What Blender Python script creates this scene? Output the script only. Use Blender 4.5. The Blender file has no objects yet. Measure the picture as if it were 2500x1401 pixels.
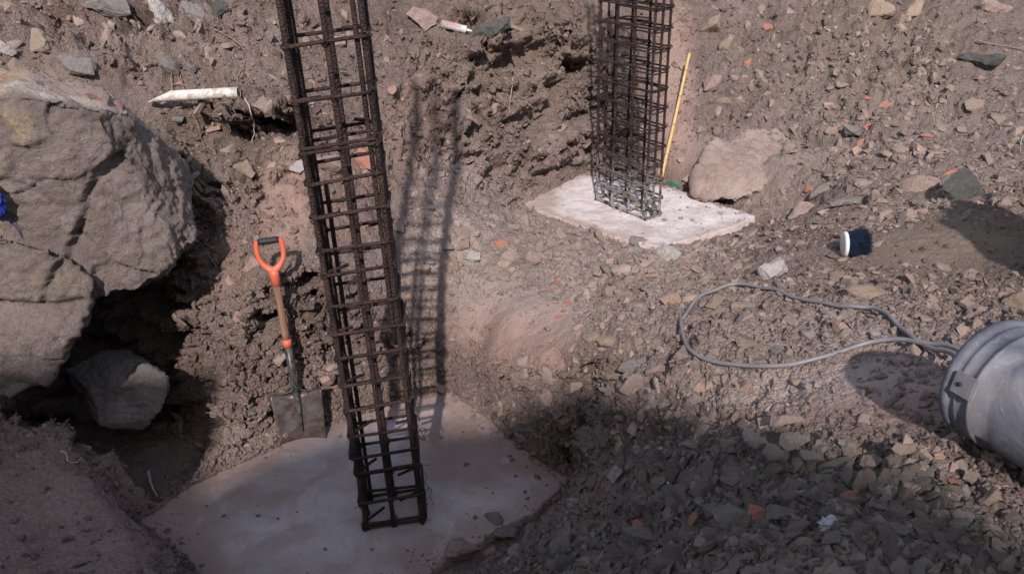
import bpy, bmesh, math, random
import numpy as np
from mathutils import Vector, Matrix

random.seed(7)
RNG = np.random.default_rng(11)
scene = bpy.context.scene
C = scene.collection

# ------------------------------------------------------------------ camera, light, exposure
CAM = np.array([0.0, 0.0, 2.45])
PITCH, ROLL, FPX = math.radians(28.0), math.radians(1.7), 1900.0
SUN_EL, SUN_AZ = math.radians(38.0), math.radians(2.5)      # light travels towards +Y, slightly to +X
_F = np.array([0, math.cos(PITCH), -math.sin(PITCH)])
_U0 = np.array([0, math.sin(PITCH), math.cos(PITCH)])
_X = np.array([1.0, 0, 0])
_R = _X * math.cos(ROLL) - _U0 * math.sin(ROLL)
_U = _U0 * math.cos(ROLL) + _X * math.sin(ROLL)

cam_data = bpy.data.cameras.new('camera')
cam_data.sensor_width = 36.0
cam_data.lens = FPX / 2500.0 * 36.0
cam_data.clip_start = 0.05
cam_data.clip_end = 800
cam = bpy.data.objects.new('camera', cam_data)
C.objects.link(cam)
cam.matrix_world = Matrix(((_R[0], _U[0], -_F[0], CAM[0]), (_R[1], _U[1], -_F[1], CAM[1]),
                           (_R[2], _U[2], -_F[2], CAM[2]), (0, 0, 0, 1)))
scene.camera = cam

world = bpy.data.worlds.new('World')
scene.world = world
world.use_nodes = True
wn = world.node_tree
wn.nodes.clear()
sky = wn.nodes.new('ShaderNodeTexSky')
sky.sky_type = 'NISHITA'
sky.sun_disc = False
sky.sun_elevation = SUN_EL
sky.sun_rotation = math.radians(180) + SUN_AZ
bgn = wn.nodes.new('ShaderNodeBackground')
bgn.inputs['Strength'].default_value = 0.115
wout = wn.nodes.new('ShaderNodeOutputWorld')
hsv = wn.nodes.new('ShaderNodeHueSaturation')
hsv.inputs['Saturation'].default_value = 0.62
wn.links.new(sky.outputs[0], hsv.inputs['Color'])
wn.links.new(hsv.outputs[0], bgn.inputs[0])
wn.links.new(bgn.outputs[0], wout.inputs[0])

sun_d = bpy.data.lights.new('sun', 'SUN')
sun_d.energy = 3.1
sun_d.angle = math.radians(1.0)
sun_d.color = (1.0, 0.925, 0.885)
sun = bpy.data.objects.new('sun', sun_d)
C.objects.link(sun)
ldir = Vector((math.sin(SUN_AZ) * math.cos(SUN_EL), math.cos(SUN_AZ) * math.cos(SUN_EL), -math.sin(SUN_EL)))
sun.rotation_euler = ldir.to_track_quat('-Z', 'Y').to_euler()
sun.location = (-1, -8, 9)

scene.view_settings.view_transform = 'Standard'
scene.view_settings.look = 'None'
scene.view_settings.exposure = 0.66
scene.view_settings.gamma = 1.0
scene.view_settings.use_curve_mapping = False
scene.render.engine = 'CYCLES'

# ------------------------------------------------------------------ photo helpers (survey of the place)
def ray(px, py):
    return _F + (px - 1250.0) / FPX * _R - (py - 700.5) / FPX * _U

def atY(px, py, Y):
    d = ray(px, py)
    return CAM + d * (Y / d[1])

def atZ(px, py, z):
    d = ray(px, py)
    return CAM + d * ((z - CAM[2]) / d[2])

def project(P):
    Q = P - CAM
    f = Q @ _F
    f = np.where(np.abs(f) < 1e-6, 1e-6, f)
    px = 1250 + FPX * (Q @ _R) / f
    py = 700.5 - FPX * (Q @ _U) / f
    return px, py, f

# ------------------------------------------------------------------ noise
def _hash(ix, iy, iz, seed):
    h = (ix.astype(np.uint32) * np.uint32(374761393) + iy.astype(np.uint32) * np.uint32(668265263)
         + iz.astype(np.uint32) * np.uint32(2147483647) + np.uint32((seed * 974634777) & 0xffffffff))
    h = (h ^ (h >> np.uint32(13))) * np.uint32(1274126177)
    h = (h ^ (h >> np.uint32(16))) * np.uint32(2246822519)
    return (h ^ (h >> np.uint32(15)))

def vnoise(P, scale, seed=0):
    """gradient-like value noise in -1..1; P is (n,3)"""
    Q = P * scale + 100.0
    I = np.floor(Q).astype(np.int64)
    F = Q - I
    F = F * F * F * (F * (F * 6 - 15) + 10)
    out = np.zeros(len(P))
    for dx in (0, 1):
        wx = F[:, 0] if dx else 1 - F[:, 0]
        for dy in (0, 1):
            wy = F[:, 1] if dy else 1 - F[:, 1]
            for dz in (0, 1):
                wz = F[:, 2] if dz else 1 - F[:, 2]
                h = _hash(I[:, 0] + dx, I[:, 1] + dy, I[:, 2] + dz, seed)
                out += wx * wy * wz * (h / 4294967295.0 * 2 - 1)
    return out

def fbm(P, scale, octs=4, seed=0, gain=0.5):
    s, a, o = 0.0, 1.0, np.zeros(len(P))
    for k in range(octs):
        o += a * vnoise(P, scale * 2.03 ** k, seed + k * 17)
        s += a
        a *= gain
    return o / s * 1.6

def worley(P, scale, seed=0):
    Q = P * scale + 100.0
    I = np.floor(Q).astype(np.int64)
    n = len(P)
    f1 = np.full(n, 9.0); f2 = np.full(n, 9.0); cid = np.zeros(n)
    for dx in (-1, 0, 1):
        for dy in (-1, 0, 1):
            for dz in (-1, 0, 1):
                jx, jy, jz = I[:, 0] + dx, I[:, 1] + dy, I[:, 2] + dz
                h = _hash(jx, jy, jz, seed)
                ox = jx + (h & np.uint32(1023)) / 1023.0
                oy = jy + ((h >> np.uint32(10)) & np.uint32(1023)) / 1023.0
                oz = jz + ((h >> np.uint32(20)) & np.uint32(1023)) / 1023.0
                d = (Q[:, 0] - ox) ** 2 + (Q[:, 1] - oy) ** 2 + (Q[:, 2] - oz) ** 2
                new = d < f1
                f2 = np.where(new, f1, np.minimum(f2, d))
                cid = np.where(new, (h % np.uint32(1009)) / 1009.0, cid)
                f1 = np.where(new, d, f1)
    return np.sqrt(f1), np.sqrt(f2), cid

def sstep(a, b, x):
    t = np.clip((x - a) / (b - a), 0, 1)
    return t * t * (3 - 2 * t)

# ------------------------------------------------------------------ materials
def rgb(c):
    return (c[0], c[1], c[2], 1.0)

class NT:
    def __init__(s, name):
        s.m = bpy.data.materials.new(name)
        s.m.use_nodes = True
        s.t = s.m.node_tree
        s.t.nodes.clear()
        s.out = s.t.nodes.new('ShaderNodeOutputMaterial')
        s.bsdf = s.t.nodes.new('ShaderNodeBsdfPrincipled')
        s.t.links.new(s.bsdf.outputs[0], s.out.inputs[0])
        s.co = s.t.nodes.new('ShaderNodeTexCoord').outputs['Object']
    def n(s, typ, **kw):
        nd = s.t.nodes.new(typ)
        for k, v in kw.items():
            setattr(nd, k, v)
        return nd
    def link(s, a, b):
        s.t.links.new(a, b)
    def noise(s, scale, detail=5, rough=0.6, vec=None, dist=0.0):
        nd = s.n('ShaderNodeTexNoise')
        nd.inputs['Scale'].default_value = scale
        nd.inputs['Detail'].default_value = detail
        nd.inputs['Roughness'].default_value = rough
        nd.inputs['Distortion'].default_value = dist
        s.link(vec or s.co, nd.inputs['Vector'])
        return nd.outputs['Fac']
    def voro(s, scale, feature='F1', out='Distance', vec=None):
        nd = s.n('ShaderNodeTexVoronoi')
        nd.feature = feature
        nd.inputs['Scale'].default_value = scale
        s.link(vec or s.co, nd.inputs['Vector'])
        return nd.outputs[out]
    def ramp(s, fac, stops):
        nd = s.n('ShaderNodeValToRGB')
        el = nd.color_ramp.elements
        while len(el) > 1:
            el.remove(el[-1])
        el[0].position = stops[0][0]; el[0].color = rgb(stops[0][1])
        for p, c in stops[1:]:
            e = el.new(p); e.color = rgb(c)
        s.link(fac, nd.inputs[0])
        return nd.outputs[0]
    def mix(s, fac, a, b, mode='MIX'):
        nd = s.n('ShaderNodeMix', data_type='RGBA', blend_type=mode)
        for sock, v in ((nd.inputs[0], fac), (nd.inputs[6], a), (nd.inputs[7], b)):
            if isinstance(v, (int, float)):
                sock.default_value = v
            elif isinstance(v, tuple):
                sock.default_value = rgb(v)
            else:
                s.link(v, sock)
        return nd.outputs[2]
    def math(s, op, a, b=0.0, clamp=False):
        nd = s.n('ShaderNodeMath', operation=op, use_clamp=clamp)
        for sock, v in ((nd.inputs[0], a), (nd.inputs[1], b)):
            if isinstance(v, (int, float)):
                sock.default_value = v
            else:
                s.link(v, sock)
        return nd.outputs[0]
    def attr(s, name, out='Fac'):
        nd = s.n('ShaderNodeAttribute')
        nd.attribute_name = name
        return nd.outputs[out]
    def fin(s, col=None, rough=0.9, metal=0.0, bump=None, bstr=0.5, bdist=0.01, spec=0.2):
        b = s.bsdf
        if col is not None:
            if isinstance(col, tuple):
                b.inputs['Base Color'].default_value = rgb(col)
            else:
                s.link(col, b.inputs['Base Color'])
        if isinstance(rough, (int, float)):
            b.inputs['Roughness'].default_value = rough
        else:
            s.link(rough, b.inputs['Roughness'])
        b.inputs['Metallic'].default_value = metal
        b.inputs['Specular IOR Level'].default_value = spec
        if bump is not None:
            bn = s.n('ShaderNodeBump')
            bn.inputs['Strength'].default_value = bstr
            bn.inputs['Distance'].default_value = bdist
            s.link(bump, bn.inputs['Height'])
            s.link(bn.outputs[0], b.inputs['Normal'])
        return s.m

def mat_soil():
    s = NT('soil')
    a = s.noise(2.2, 6, 0.6)
    base = s.ramp(a, [(0.30, (0.158, 0.114, 0.100)), (0.5, (0.222, 0.165, 0.146)), (0.7, (0.280, 0.218, 0.196))])
    fine = s.noise(60, 6, 0.75)
    base = s.mix(0.85, base, s.ramp(fine, [(0.28, (0.62, 0.60, 0.58)), (0.5, (1, 1, 1)), (0.72, (1.32, 1.3, 1.28))]), 'MULTIPLY')
    # sparse pale and red-brown grains
    cell = s.voro(170, 'F1', 'Color')
    sep = s.n('ShaderNodeSeparateColor'); s.link(cell, sep.inputs[0])
    base = s.mix(s.math('MULTIPLY', s.math('GREATER_THAN', sep.outputs[0], 0.90), 0.45), base, (0.36, 0.31, 0.28))
    base = s.mix(s.math('MULTIPLY', s.math('GREATER_THAN', sep.outputs[1], 0.93), 0.4), base, (0.26, 0.13, 0.09))
    base = s.mix(s.math('MULTIPLY', s.attr('pink'), 0.8), base, (0.345, 0.225, 0.190))
    base = s.mix(s.math('MULTIPLY', s.attr('pale'), 0.9), base, (0.44, 0.350, 0.320))
    base = s.mix(s.math('MULTIPLY', s.attr('grey'), 0.75), base, (0.185, 0.158, 0.142))
    base = s.mix(s.math('MULTIPLY', s.attr('ochre'), 0.7), base, (0.215, 0.165, 0.120))
    h = s.math('ADD', s.math('MULTIPLY', s.noise(45, 8, 0.72), 1.0), s.math('MULTIPLY', s.voro(95), -0.55))
    h = s.math('ADD', h, s.math('MULTIPLY', s.noise(260, 4, 0.7), 0.35))
    h = s.math('MULTIPLY', h, s.math('SUBTRACT', 1.0, s.math('MULTIPLY', s.attr('fine'), 0.6)))
    return s.fin(base, 0.95, bump=h, bstr=1.0, bdist=0.020, spec=0.12)

def mat_rock(name, c1, c2, c3=None, scale=3.0, bump=0.012, bstr=0.8, obj_random=False, attr=False):
    s = NT(name)
    vec = s.co
    a = s.noise(scale, 8, 0.65)
    col = s.ramp(a, [(0.32, c1), (0.68, c2)])
    if c3:
        col = s.mix(s.math('MULTIPLY', s.ramp(s.noise(scale * 0.8, 5, 0.6, dist=1.0), [(0.55, (0, 0, 0)), (0.68, (1, 1, 1))]), 0.8), col, c3)
    if obj_random or attr:
        if attr:
            r = s.attr('tint')
        else:
            r = s.n('ShaderNodeObjectInfo').outputs['Random']
        tc = s.ramp(r, [(0.0, (0.76, 0.75, 0.74)), (0.2, (0.96, 0.90, 0.85)), (0.4, (0.86, 0.86, 0.86)), (0.55, (1.04, 0.98, 0.93)),
                        (0.7, (0.92, 0.85, 0.82)), (0.83, (1.16, 1.09, 1.04)), (0.93, (1.0, 0.85, 0.78)), (1.0, (0.9, 0.95, 0.98))])
        col = s.mix(1.0, col, tc, 'MULTIPLY')
    f = s.noise(90, 6, 0.75)
    col = s.mix(0.8, col, s.ramp(f, [(0.3, (0.68, 0.67, 0.66)), (0.5, (1, 1, 1)), (0.72, (1.3, 1.28, 1.26))]), 'MULTIPLY')
    h = s.math('ADD', s.noise(28, 9, 0.72), s.math('MULTIPLY', s.noise(160, 5, 0.7), 0.35))
    return s.fin(col, 0.9, bump=h, bstr=bstr, bdist=bump, spec=0.15)

def mat_boulder():
    s = NT('boulder_stone')
    a = s.noise(3.2, 9, 0.68)
    col = s.ramp(a, [(0.30, (0.200, 0.160, 0.145)), (0.55, (0.285, 0.230, 0.210)), (0.75, (0.370, 0.308, 0.286))])
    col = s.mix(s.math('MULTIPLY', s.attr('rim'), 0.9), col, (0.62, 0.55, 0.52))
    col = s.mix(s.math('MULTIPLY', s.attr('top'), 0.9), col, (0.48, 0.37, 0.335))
    red = s.ramp(s.noise(4.5, 4, 0.6, dist=0.8), [(0.52, (0, 0, 0)), (0.66, (1, 1, 1))])
    col = s.mix(s.math('MULTIPLY', s.math('MULTIPLY', red, s.attr('top')), 0.7), col, (0.34, 0.15, 0.10))
    och = s.ramp(s.noise(5.5, 5, 0.65), [(0.47, (0, 0, 0)), (0.62, (1, 1, 1))])
    col = s.mix(s.math('MULTIPLY', s.math('MULTIPLY', och, s.attr('lime')), 0.85), col, (0.46, 0.36, 0.22))
    f = s.noise(75, 6, 0.78)
    col = s.mix(0.8, col, s.ramp(f, [(0.3, (0.66, 0.65, 0.64)), (0.5, (1, 1, 1)), (0.75, (1.35, 1.33, 1.3))]), 'MULTIPLY')
    sp = s.voro(60, 'F1', 'Color')
    sep = s.n('ShaderNodeSeparateColor'); s.link(sp, sep.inputs[0])
    col = s.mix(s.math('MULTIPLY', s.ramp(s.noise(5, 7, 0.75), [(0.56, (0, 0, 0)), (0.66, (1, 1, 1))]), 0.30), col, (0.36, 0.31, 0.29))
    h = s.math('ADD', s.noise(22, 10, 0.74), s.math('MULTIPLY', s.noise(130, 5, 0.7), 0.45))
    return s.fin(col, 0.92, bump=h, bstr=1.0, bdist=0.036, spec=0.12)

def mat_concrete(name, c1, c2, dirt, dirt_amt=0.6):
    s = NT(name)
    a = s.noise(2.6, 6, 0.6, dist=0.4)
    col = s.ramp(a, [(0.32, c1), (0.66, c2)])
    col = s.mix(s.math('MULTIPLY', s.attr('dirt'), dirt_amt), col, dirt)
    col = s.mix(0.7, col, s.ramp(s.noise(110, 5, 0.7), [(0.3, (0.82, 0.81, 0.8)), (0.5, (1, 1, 1)), (0.7, (1.1, 1.1, 1.1))]), 'MULTIPLY')
    st = s.ramp(s.noise(9, 8, 0.75, dist=0.6), [(0.30, (1, 1, 1)), (0.40, (0, 0, 0))])
    col = s.mix(s.math('MULTIPLY', st, 0.35), col, tuple(x * 0.55 for x in dirt))
    bl_ = s.ramp(s.noise(5.5, 7, 0.7, dist=0.8), [(0.46, (0, 0, 0)), (0.60, (1, 1, 1))])
    col = s.mix(s.math('MULTIPLY', bl_, 0.5), col, dirt)
    wp = s.ramp(s.noise(4.0, 4, 0.6, dist=1.5), [(0.58, (0, 0, 0)), (0.70, (1, 1, 1))])
    col = s.mix(s.math('MULTIPLY', wp, 0.3), col, tuple(min(1, x * 1.15) for x in c2))
    sp = s.ramp(s.voro(26), [(0.06, (1, 1, 1)), (0.10, (0, 0, 0))])
    col = s.mix(s.math('MULTIPLY', sp, 0.4), col, tuple(x * 0.6 for x in dirt))
    h = s.math('ADD', s.noise(12, 8, 0.65), s.math('MULTIPLY', s.noise(150, 4, 0.7), 0.12))
    return s.fin(col, 0.88, bump=h, bstr=0.55, bdist=0.012, spec=0.25)

def mat_plain(name, c, rough=0.6, metal=0.0, var=0.2, scale=30, bump=0.3, bdist=0.002, spec=0.3, dirt=None, dscale=8, damt=0.6):
    s = NT(name)
    f = s.noise(scale, 5, 0.65)
    col = s.ramp(f, [(0.3, tuple(x * (1 - var) for x in c)), (0.7, tuple(min(1, x * (1 + var)) for x in c))])
    if dirt:
        col = s.mix(s.math('MULTIPLY', s.ramp(s.noise(dscale, 7, 0.7, dist=0.5), [(0.42, (0, 0, 0)), (0.62, (1, 1, 1))]), damt), col, dirt)
    return s.fin(col, rough, metal, bump=f, bstr=bump, bdist=bdist, spec=spec)

def mat_rebar(name, cementy=0.0):
    s = NT(name)
    f = s.noise(14, 6, 0.7)
    col = s.ramp(f, [(0.32, (0.018, 0.012, 0.012)), (0.52, (0.042, 0.025, 0.022)), (0.78, (0.085, 0.044, 0.034))])
    if cementy:
        sep = s.n('ShaderNodeSeparateXYZ'); s.link(s.co, sep.inputs[0])
        low = s.math('SUBTRACT', 1.0, s.math('MULTIPLY', sep.outputs[2], 1.0 / cementy), clamp=True)
        k = s.math('MULTIPLY', low, s.ramp(s.noise(22, 4, 0.7), [(0.38, (0, 0, 0)), (0.55, (1, 1, 1))]), clamp=True)
        col = s.mix(k, col, (0.40, 0.37, 0.36))
    h = s.math('ADD', s.noise(90, 4, 0.7), s.voro(130))
    return s.fin(col, 0.68, 0.15, bump=h, bstr=0.9, bdist=0.006, spec=0.3)

M = {}
M['soil'] = mat_soil()
M['boulder'] = mat_boulder()
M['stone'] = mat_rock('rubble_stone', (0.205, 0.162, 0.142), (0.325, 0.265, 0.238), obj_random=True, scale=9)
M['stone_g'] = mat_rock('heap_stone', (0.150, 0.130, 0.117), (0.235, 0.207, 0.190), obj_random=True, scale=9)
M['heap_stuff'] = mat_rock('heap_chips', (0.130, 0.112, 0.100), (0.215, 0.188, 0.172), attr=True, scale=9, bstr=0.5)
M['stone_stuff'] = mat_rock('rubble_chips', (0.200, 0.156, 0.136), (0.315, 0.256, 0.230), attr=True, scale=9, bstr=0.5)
M['grey'] = mat_rock('grey_stone', (0.17, 0.150, 0.140), (0.27, 0.24, 0.225), scale=7)
M['dark'] = mat_rock('dark_green_stone', (0.075, 0.078, 0.07), (0.13, 0.125, 0.115), scale=7)
M['pinkrock'] = mat_rock('pink_stone', (0.27, 0.19, 0.165), (0.37, 0.285, 0.255), scale=6)
M['tan'] = mat_rock('tan_stone', (0.26, 0.195, 0.15), (0.38, 0.30, 0.24), scale=7)
M['palerock'] = mat_rock('pale_stone', (0.33, 0.29, 0.27), (0.52, 0.47, 0.45), scale=8)
M['brick'] = mat_rock('red_brick', (0.31, 0.135, 0.098), (0.40, 0.195, 0.145), (0.34, 0.25, 0.21), scale=10, bump=0.006)
M['foam'] = mat_plain('white_lime', (0.55, 0.52, 0.51), 0.9, var=0.2, scale=14, bump=0.8, bdist=0.01, dirt=(0.25, 0.2, 0.18), damt=0.5)
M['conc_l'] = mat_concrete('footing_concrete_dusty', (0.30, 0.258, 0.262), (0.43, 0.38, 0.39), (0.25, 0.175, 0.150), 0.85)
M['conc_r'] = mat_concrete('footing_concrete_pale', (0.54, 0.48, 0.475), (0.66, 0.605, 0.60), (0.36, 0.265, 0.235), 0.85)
M['rebar'] = mat_rebar('rusty_rebar')
M['rebar_c'] = mat_rebar('rusty_rebar_cement_splashed', 0.42)
M['wire'] = mat_plain('tie_wire', (0.035, 0.025, 0.022), 0.6, 0.4, bump=0.1)
M['orange'] = mat_plain('orange_plastic', (0.62, 0.105, 0.05), 0.5, var=0.12, scale=20, spec=0.4, bump=0.15, dirt=(0.36, 0.22, 0.17), dscale=26, damt=0.55)
M['rubber'] = mat_plain('black_grip', (0.022, 0.024, 0.028), 0.6, var=0.2)
M['wood'] = None
M['steel'] = mat_plain('painted_black_steel', (0.03, 0.03, 0.033), 0.38, 0.3, var=0.3, scale=40, dirt=(0.30, 0.27, 0.25), dscale=25, damt=0.4)
M['blade'] = mat_plain('worn_blade_steel', (0.060, 0.040, 0.037), 0.45, 0.35, var=0.35, scale=18, dirt=(0.20, 0.185, 0.175), dscale=14, damt=0.5)
M['pvc'] = mat_plain('dirty_pvc', (0.66, 0.62, 0.56), 0.5, var=0.08, scale=10, dirt=(0.26, 0.20, 0.17), dscale=22, damt=0.8)
M['pvc_in'] = mat_plain('muddy_pvc_inside', (0.12, 0.085, 0.07), 0.8)
M['bamboo'] = mat_plain('bamboo_cane', (0.58, 0.40, 0.17), 0.55, var=0.15, scale=25, dirt=(0.36, 0.23, 0.12), dscale=20, damt=0.5)
M['bamboo_joint'] = mat_plain('cane_joint', (0.30, 0.19, 0.09), 0.6)
M['hose'] = mat_plain('dusty_grey_hose', (0.175, 0.17, 0.185), 0.45, var=0.12, scale=18, spec=0.45, dirt=(0.26, 0.22, 0.21), dscale=16, damt=0.6)
M['bristle'] = mat_plain('dark_blue_bristles', (0.015, 0.024, 0.048), 0.5, var=0.6, scale=60)
M['bristle_g'] = mat_plain('green_bristles', (0.02, 0.18, 0.09), 0.6, var=0.4, scale=60)
M['blue'] = mat_plain('blue_plastic', (0.015, 0.03, 0.22), 0.5)
M['white_p'] = mat_plain('white_plastic', (0.74, 0.72, 0.70), 0.5, var=0.06, dirt=(0.4, 0.33, 0.3), dscale=40, damt=0.4)
M['redprint'] = mat_plain('red_print', (0.50, 0.12, 0.11), 0.55)
M['root'] = mat_plain('dry_root', (0.24, 0.18, 0.14), 0.9, var=0.3, scale=50)
M['root_l'] = mat_plain('pale_root', (0.40, 0.34, 0.30), 0.9, var=0.2, scale=50)
M['string'] = mat_plain('pale_string', (0.50, 0.47, 0.45), 0.8)
M['paper'] = mat_plain('crumpled_paper', (0.36, 0.34, 0.37), 0.8, bump=0.5)
M['plaster'] = mat_plain('shade_wall_plaster', (0.42, 0.37, 0.33), 0.9, var=0.1, scale=3)  # for the added wall that shades the foreground

def mat_wood():
    s = NT('spade_wood')
    mp = s.n('ShaderNodeMapping'); mp.inputs['Scale'].default_value = (60, 60, 3)
    s.link(s.co, mp.inputs[0])
    f = s.noise(1.0, 6, 0.6, vec=mp.outputs[0])
    col = s.ramp(f, [(0.3, (0.13, 0.07, 0.045)), (0.55, (0.23, 0.125, 0.085)), (0.75, (0.31, 0.20, 0.15))])
    return s.fin(col, 0.6, bump=f, bstr=0.3, bdist=0.002, spec=0.3)
M['wood'] = mat_wood()

def mat_bucket():
    s = NT('cement_stained_plastic')
    a = s.noise(7, 8, 0.7, dist=0.8)
    col = s.ramp(a, [(0.35, (0.060, 0.062, 0.088)), (0.50, (0.130, 0.130, 0.160)), (0.70, (0.23, 0.225, 0.245))])
    b = s.ramp(s.noise(5, 5, 0.6), [(0.55, (0, 0, 0)), (0.68, (1, 1, 1))])
    col = s.mix(s.math('MULTIPLY', b, 0.5), col, (0.21, 0.195, 0.175))
    sc = s.ramp(s.noise(70, 6, 0.8), [(0.58, (0, 0, 0)), (0.68, (1, 1, 1))])
    col = s.mix(s.math('MULTIPLY', sc, 0.5), col, (0.38, 0.37, 0.38))
    return s.fin(col, 0.6, bump=s.noise(40, 6, 0.7), bstr=0.3, bdist=0.003, spec=0.35)
M['bucket'] = mat_bucket()

# ------------------------------------------------------------------ object helpers
def mesh_np(name, V, Fq, material, parent=None, smooth=False, link=True):
    me = bpy.data.meshes.new(name)
    V = np.asarray(V, dtype=np.float32)
    Fq = np.asarray(Fq, dtype=np.int32)
    k = Fq.shape[1]
    me.vertices.add(len(V)); me.vertices.foreach_set('co', V.ravel())
    me.loops.add(Fq.size); me.loops.foreach_set('vertex_index', Fq.ravel())
    me.polygons.add(len(Fq))
    me.polygons.foreach_set('loop_start', np.arange(0, Fq.size, k, dtype=np.int32))
    try:
        me.polygons.foreach_set('loop_total', np.full(len(Fq), k, dtype=np.int32))
    except Exception:
        pass
    me.polygons.foreach_set('use_smooth', np.full(len(Fq), smooth, dtype=bool))
    me.update(calc_edges=True)
    me.materials.append(material)
    if not link:
        return me
    return obj_me(name, me, parent)

def obj_me(name, me, parent=None):
    o = bpy.data.objects.new(name, me)
    C.objects.link(o)
    if parent is not None:
        o.parent = parent
    return o

def obj_bm(name, bm, material, parent=None, smooth=False):
    me = bpy.data.meshes.new(name)
    bmesh.ops.recalc_face_normals(bm, faces=bm.faces)
    bm.to_mesh(me); bm.free()
    for p in me.polygons:
        p.use_smooth = smooth
    me.materials.append(material)
    return obj_me(name, me, parent)

def thing(name, label, cat, loc=(0, 0, 0), rot=None, group=None):
    o = bpy.data.objects.new(name, None)
    o.empty_display_size = 0.1
    C.objects.link(o)
    o.location = loc
    if rot is not None:
        o.rotation_euler = rot
    tag(o, label, cat, group)
    return o

def tag(o, label=None, cat=None, group=None, kind=None):
    if label: o['label'] = label
    if cat: o['category'] = cat
    if group: o['group'] = group
    if kind: o['kind'] = kind
    return o

def tube_geo(path, rad, sides=8, cap=True):
    P = [Vector(p) for p in path]
    n = len(P)
    rads = rad if isinstance(rad, (list, tuple, np.ndarray)) else [rad] * n
    V, Fc = [], []
    up = None
    for i in range(n):
        t = (P[min(i + 1, n - 1)] - P[max(i - 1, 0)])
        if t.length < 1e-9: t = Vector((0, 0, 1))
        t.normalize()
        if up is None:
            up = t.orthogonal().normalized()
        else:
            up = (up - t * up.dot(t))
            up = up.normalized() if up.length > 1e-6 else t.orthogonal().normalized()
        b = t.cross(up)
        for k in range(sides):
            a = 2 * math.pi * k / sides
            V.append(P[i] + (up * math.cos(a) + b * math.sin(a)) * rads[i])
    for i in range(n - 1):
        for k in range(sides):
            k2 = (k + 1) % sides
            Fc.append((i * sides + k, i * sides + k2, (i + 1) * sides + k2, (i + 1) * sides + k))
    if cap:
        Fc.append(tuple(reversed(range(sides))))
        Fc.append(tuple((n - 1) * sides + k for k in range(sides)))
    return V, Fc

def add_geo(bm, V, Fc):
    vs = [bm.verts.new(v) for v in V]
    for f in Fc:
        try:
            bm.faces.new([vs[i] for i in f])
        except ValueError:
            pass

def add_tube(bm, path, rad, sides=8, cap=True):
    add_geo(bm, *tube_geo(path, rad, sides, cap))

def smooth_path(pts, n=6, closed=False):
    P = [Vector(p) for p in pts]
    out = []
    m = len(P)
    rng = range(m) if closed else range(m - 1)
    for i in rng:
        if closed:
            p0, p1, p2, p3 = P[(i - 1) % m], P[i], P[(i + 1) % m], P[(i + 2) % m]
        else:
            p0, p1, p2, p3 = P[max(i - 1, 0)], P[i], P[i + 1], P[min(i + 2, m - 1)]
        for k in range(n):
            t = k / n
            out.append(0.5 * ((2 * p1) + (p2 - p0) * t + (2 * p0 - 5 * p1 + 4 * p2 - p3) * t * t
                              + (3 * p1 - p0 - 3 * p2 + p3) * t ** 3))
    if not closed:
        out.append(P[-1])
    return out

def add_lathe(bm, prof, sides=48, mat=None):
    """prof: (r, z) along +Z"""
    rows = []
    for r, z in prof:
        rows.append([bm.verts.new((r * math.cos(2 * math.pi * k / sides), r * math.sin(2 * math.pi * k / sides), z)) for k in range(sides)])
    for a, b in zip(rows, rows[1:]):
        for k in range(sides):
            k2 = (k + 1) % sides
            bm.faces.new((a[k], a[k2], b[k2], b[k]))
    return rows

# ------------------------------------------------------------------ terrain: macro shape
TOP = [  # surveyed points: (photo x, photo y, distance north)
 (650,640,3.42),(560,620,3.46),(650,500,3.78),(500,480,3.75),(600,400,3.98),(600,300,4.15),(480,240,4.42),(700,240,4.5),
 (300,160,4.5),(480,100,4.9),(700,100,5.0),(200,80,4.8),(0,150,4.5),(0,0,5.0),(400,0,5.4),(700,0,5.6),(-300,0,5.0),(-300,150,4.4),
 (800,640,3.52),(850,500,3.95),(850,380,4.3),(850,280,4.6),(850,150,5.1),(900,0,5.8),
 (1000,700,3.72),(1100,700,3.78),(1100,600,4.08),(1100,500,4.45),(1100,400,4.9),(1100,300,5.15),(1100,200,5.4),(1100,100,5.7),(1100,0,6.1),
 (980,560,4.08),(980,420,4.5),(980,300,4.85),(980,150,5.3),
 (1180,440,5.0),(1280,500,5.12),(1280,350,5.28),(1280,200,5.42),(1280,60,5.8),(1280,0,6.2),
 (1420,440,5.8),(1420,300,5.92),(1420,130,6.1),(1420,0,6.7),
 (1550,420,6.0),(1550,200,6.45),(1550,0,7.0),
 (1700,300,6.1),(1700,150,6.7),(1700,0,7.3),(1750,430,5.6),(1820,400,5.5),(1900,330,5.75),(1950,520,4.9),(1900,450,5.2),
 (2000,300,5.7),(2000,150,6.4),(2000,0,7.2),(2100,430,4.7),(2300,450,4.2),(2300,300,5.2),(2300,150,6.0),(2400,0,6.9),
 (2500,300,4.9),(2500,150,5.8),(2500,450,4.0),(2900,300,4.5),(2900,0,6.5),(2900,600,3.0),
 (2250,560,3.3),(2450,580,3.15),(2100,640,3.05),(1980,560,3.9),(1850,600,4.0),(1700,650,3.65),(1500,650,3.85),(1600,640,4.0),
 (1350,620,4.1),(1250,560,4.5),(1350,560,4.6),(1200,650,3.95),
 (1900,800,2.55),(1700,850,2.45),(1500,800,2.95),(1350,800,3.28),(1200,800,3.46),(1290,872,3.11),(1290,760,3.46),(1240,840,3.30),(1150,860,3.48),(1450,895,2.83),(1540,925,2.64),
 (1600,950,2.45),(1550,1050,2.32),(2400,850,2.0),(2200,750,2.4),(2500,700,2.5),(2300,1000,1.6),
 (1500,1250,1.98),(1700,1150,1.8),(1900,1200,1.5),(2100,1100,1.55),(2500,1200,1.25),(1800,1400,1.2),(1500,1400,1.6),(2300,1400,1.05),(1350,1350,2.0),
 (0,1080,2.50),(210,1120,2.48),(300,1190,2.42),(100,1300,2.15),(0,1400,1.9),(300,1400,1.95),(-300,1100,2.3),(-400,700,3.2),
]
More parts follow.
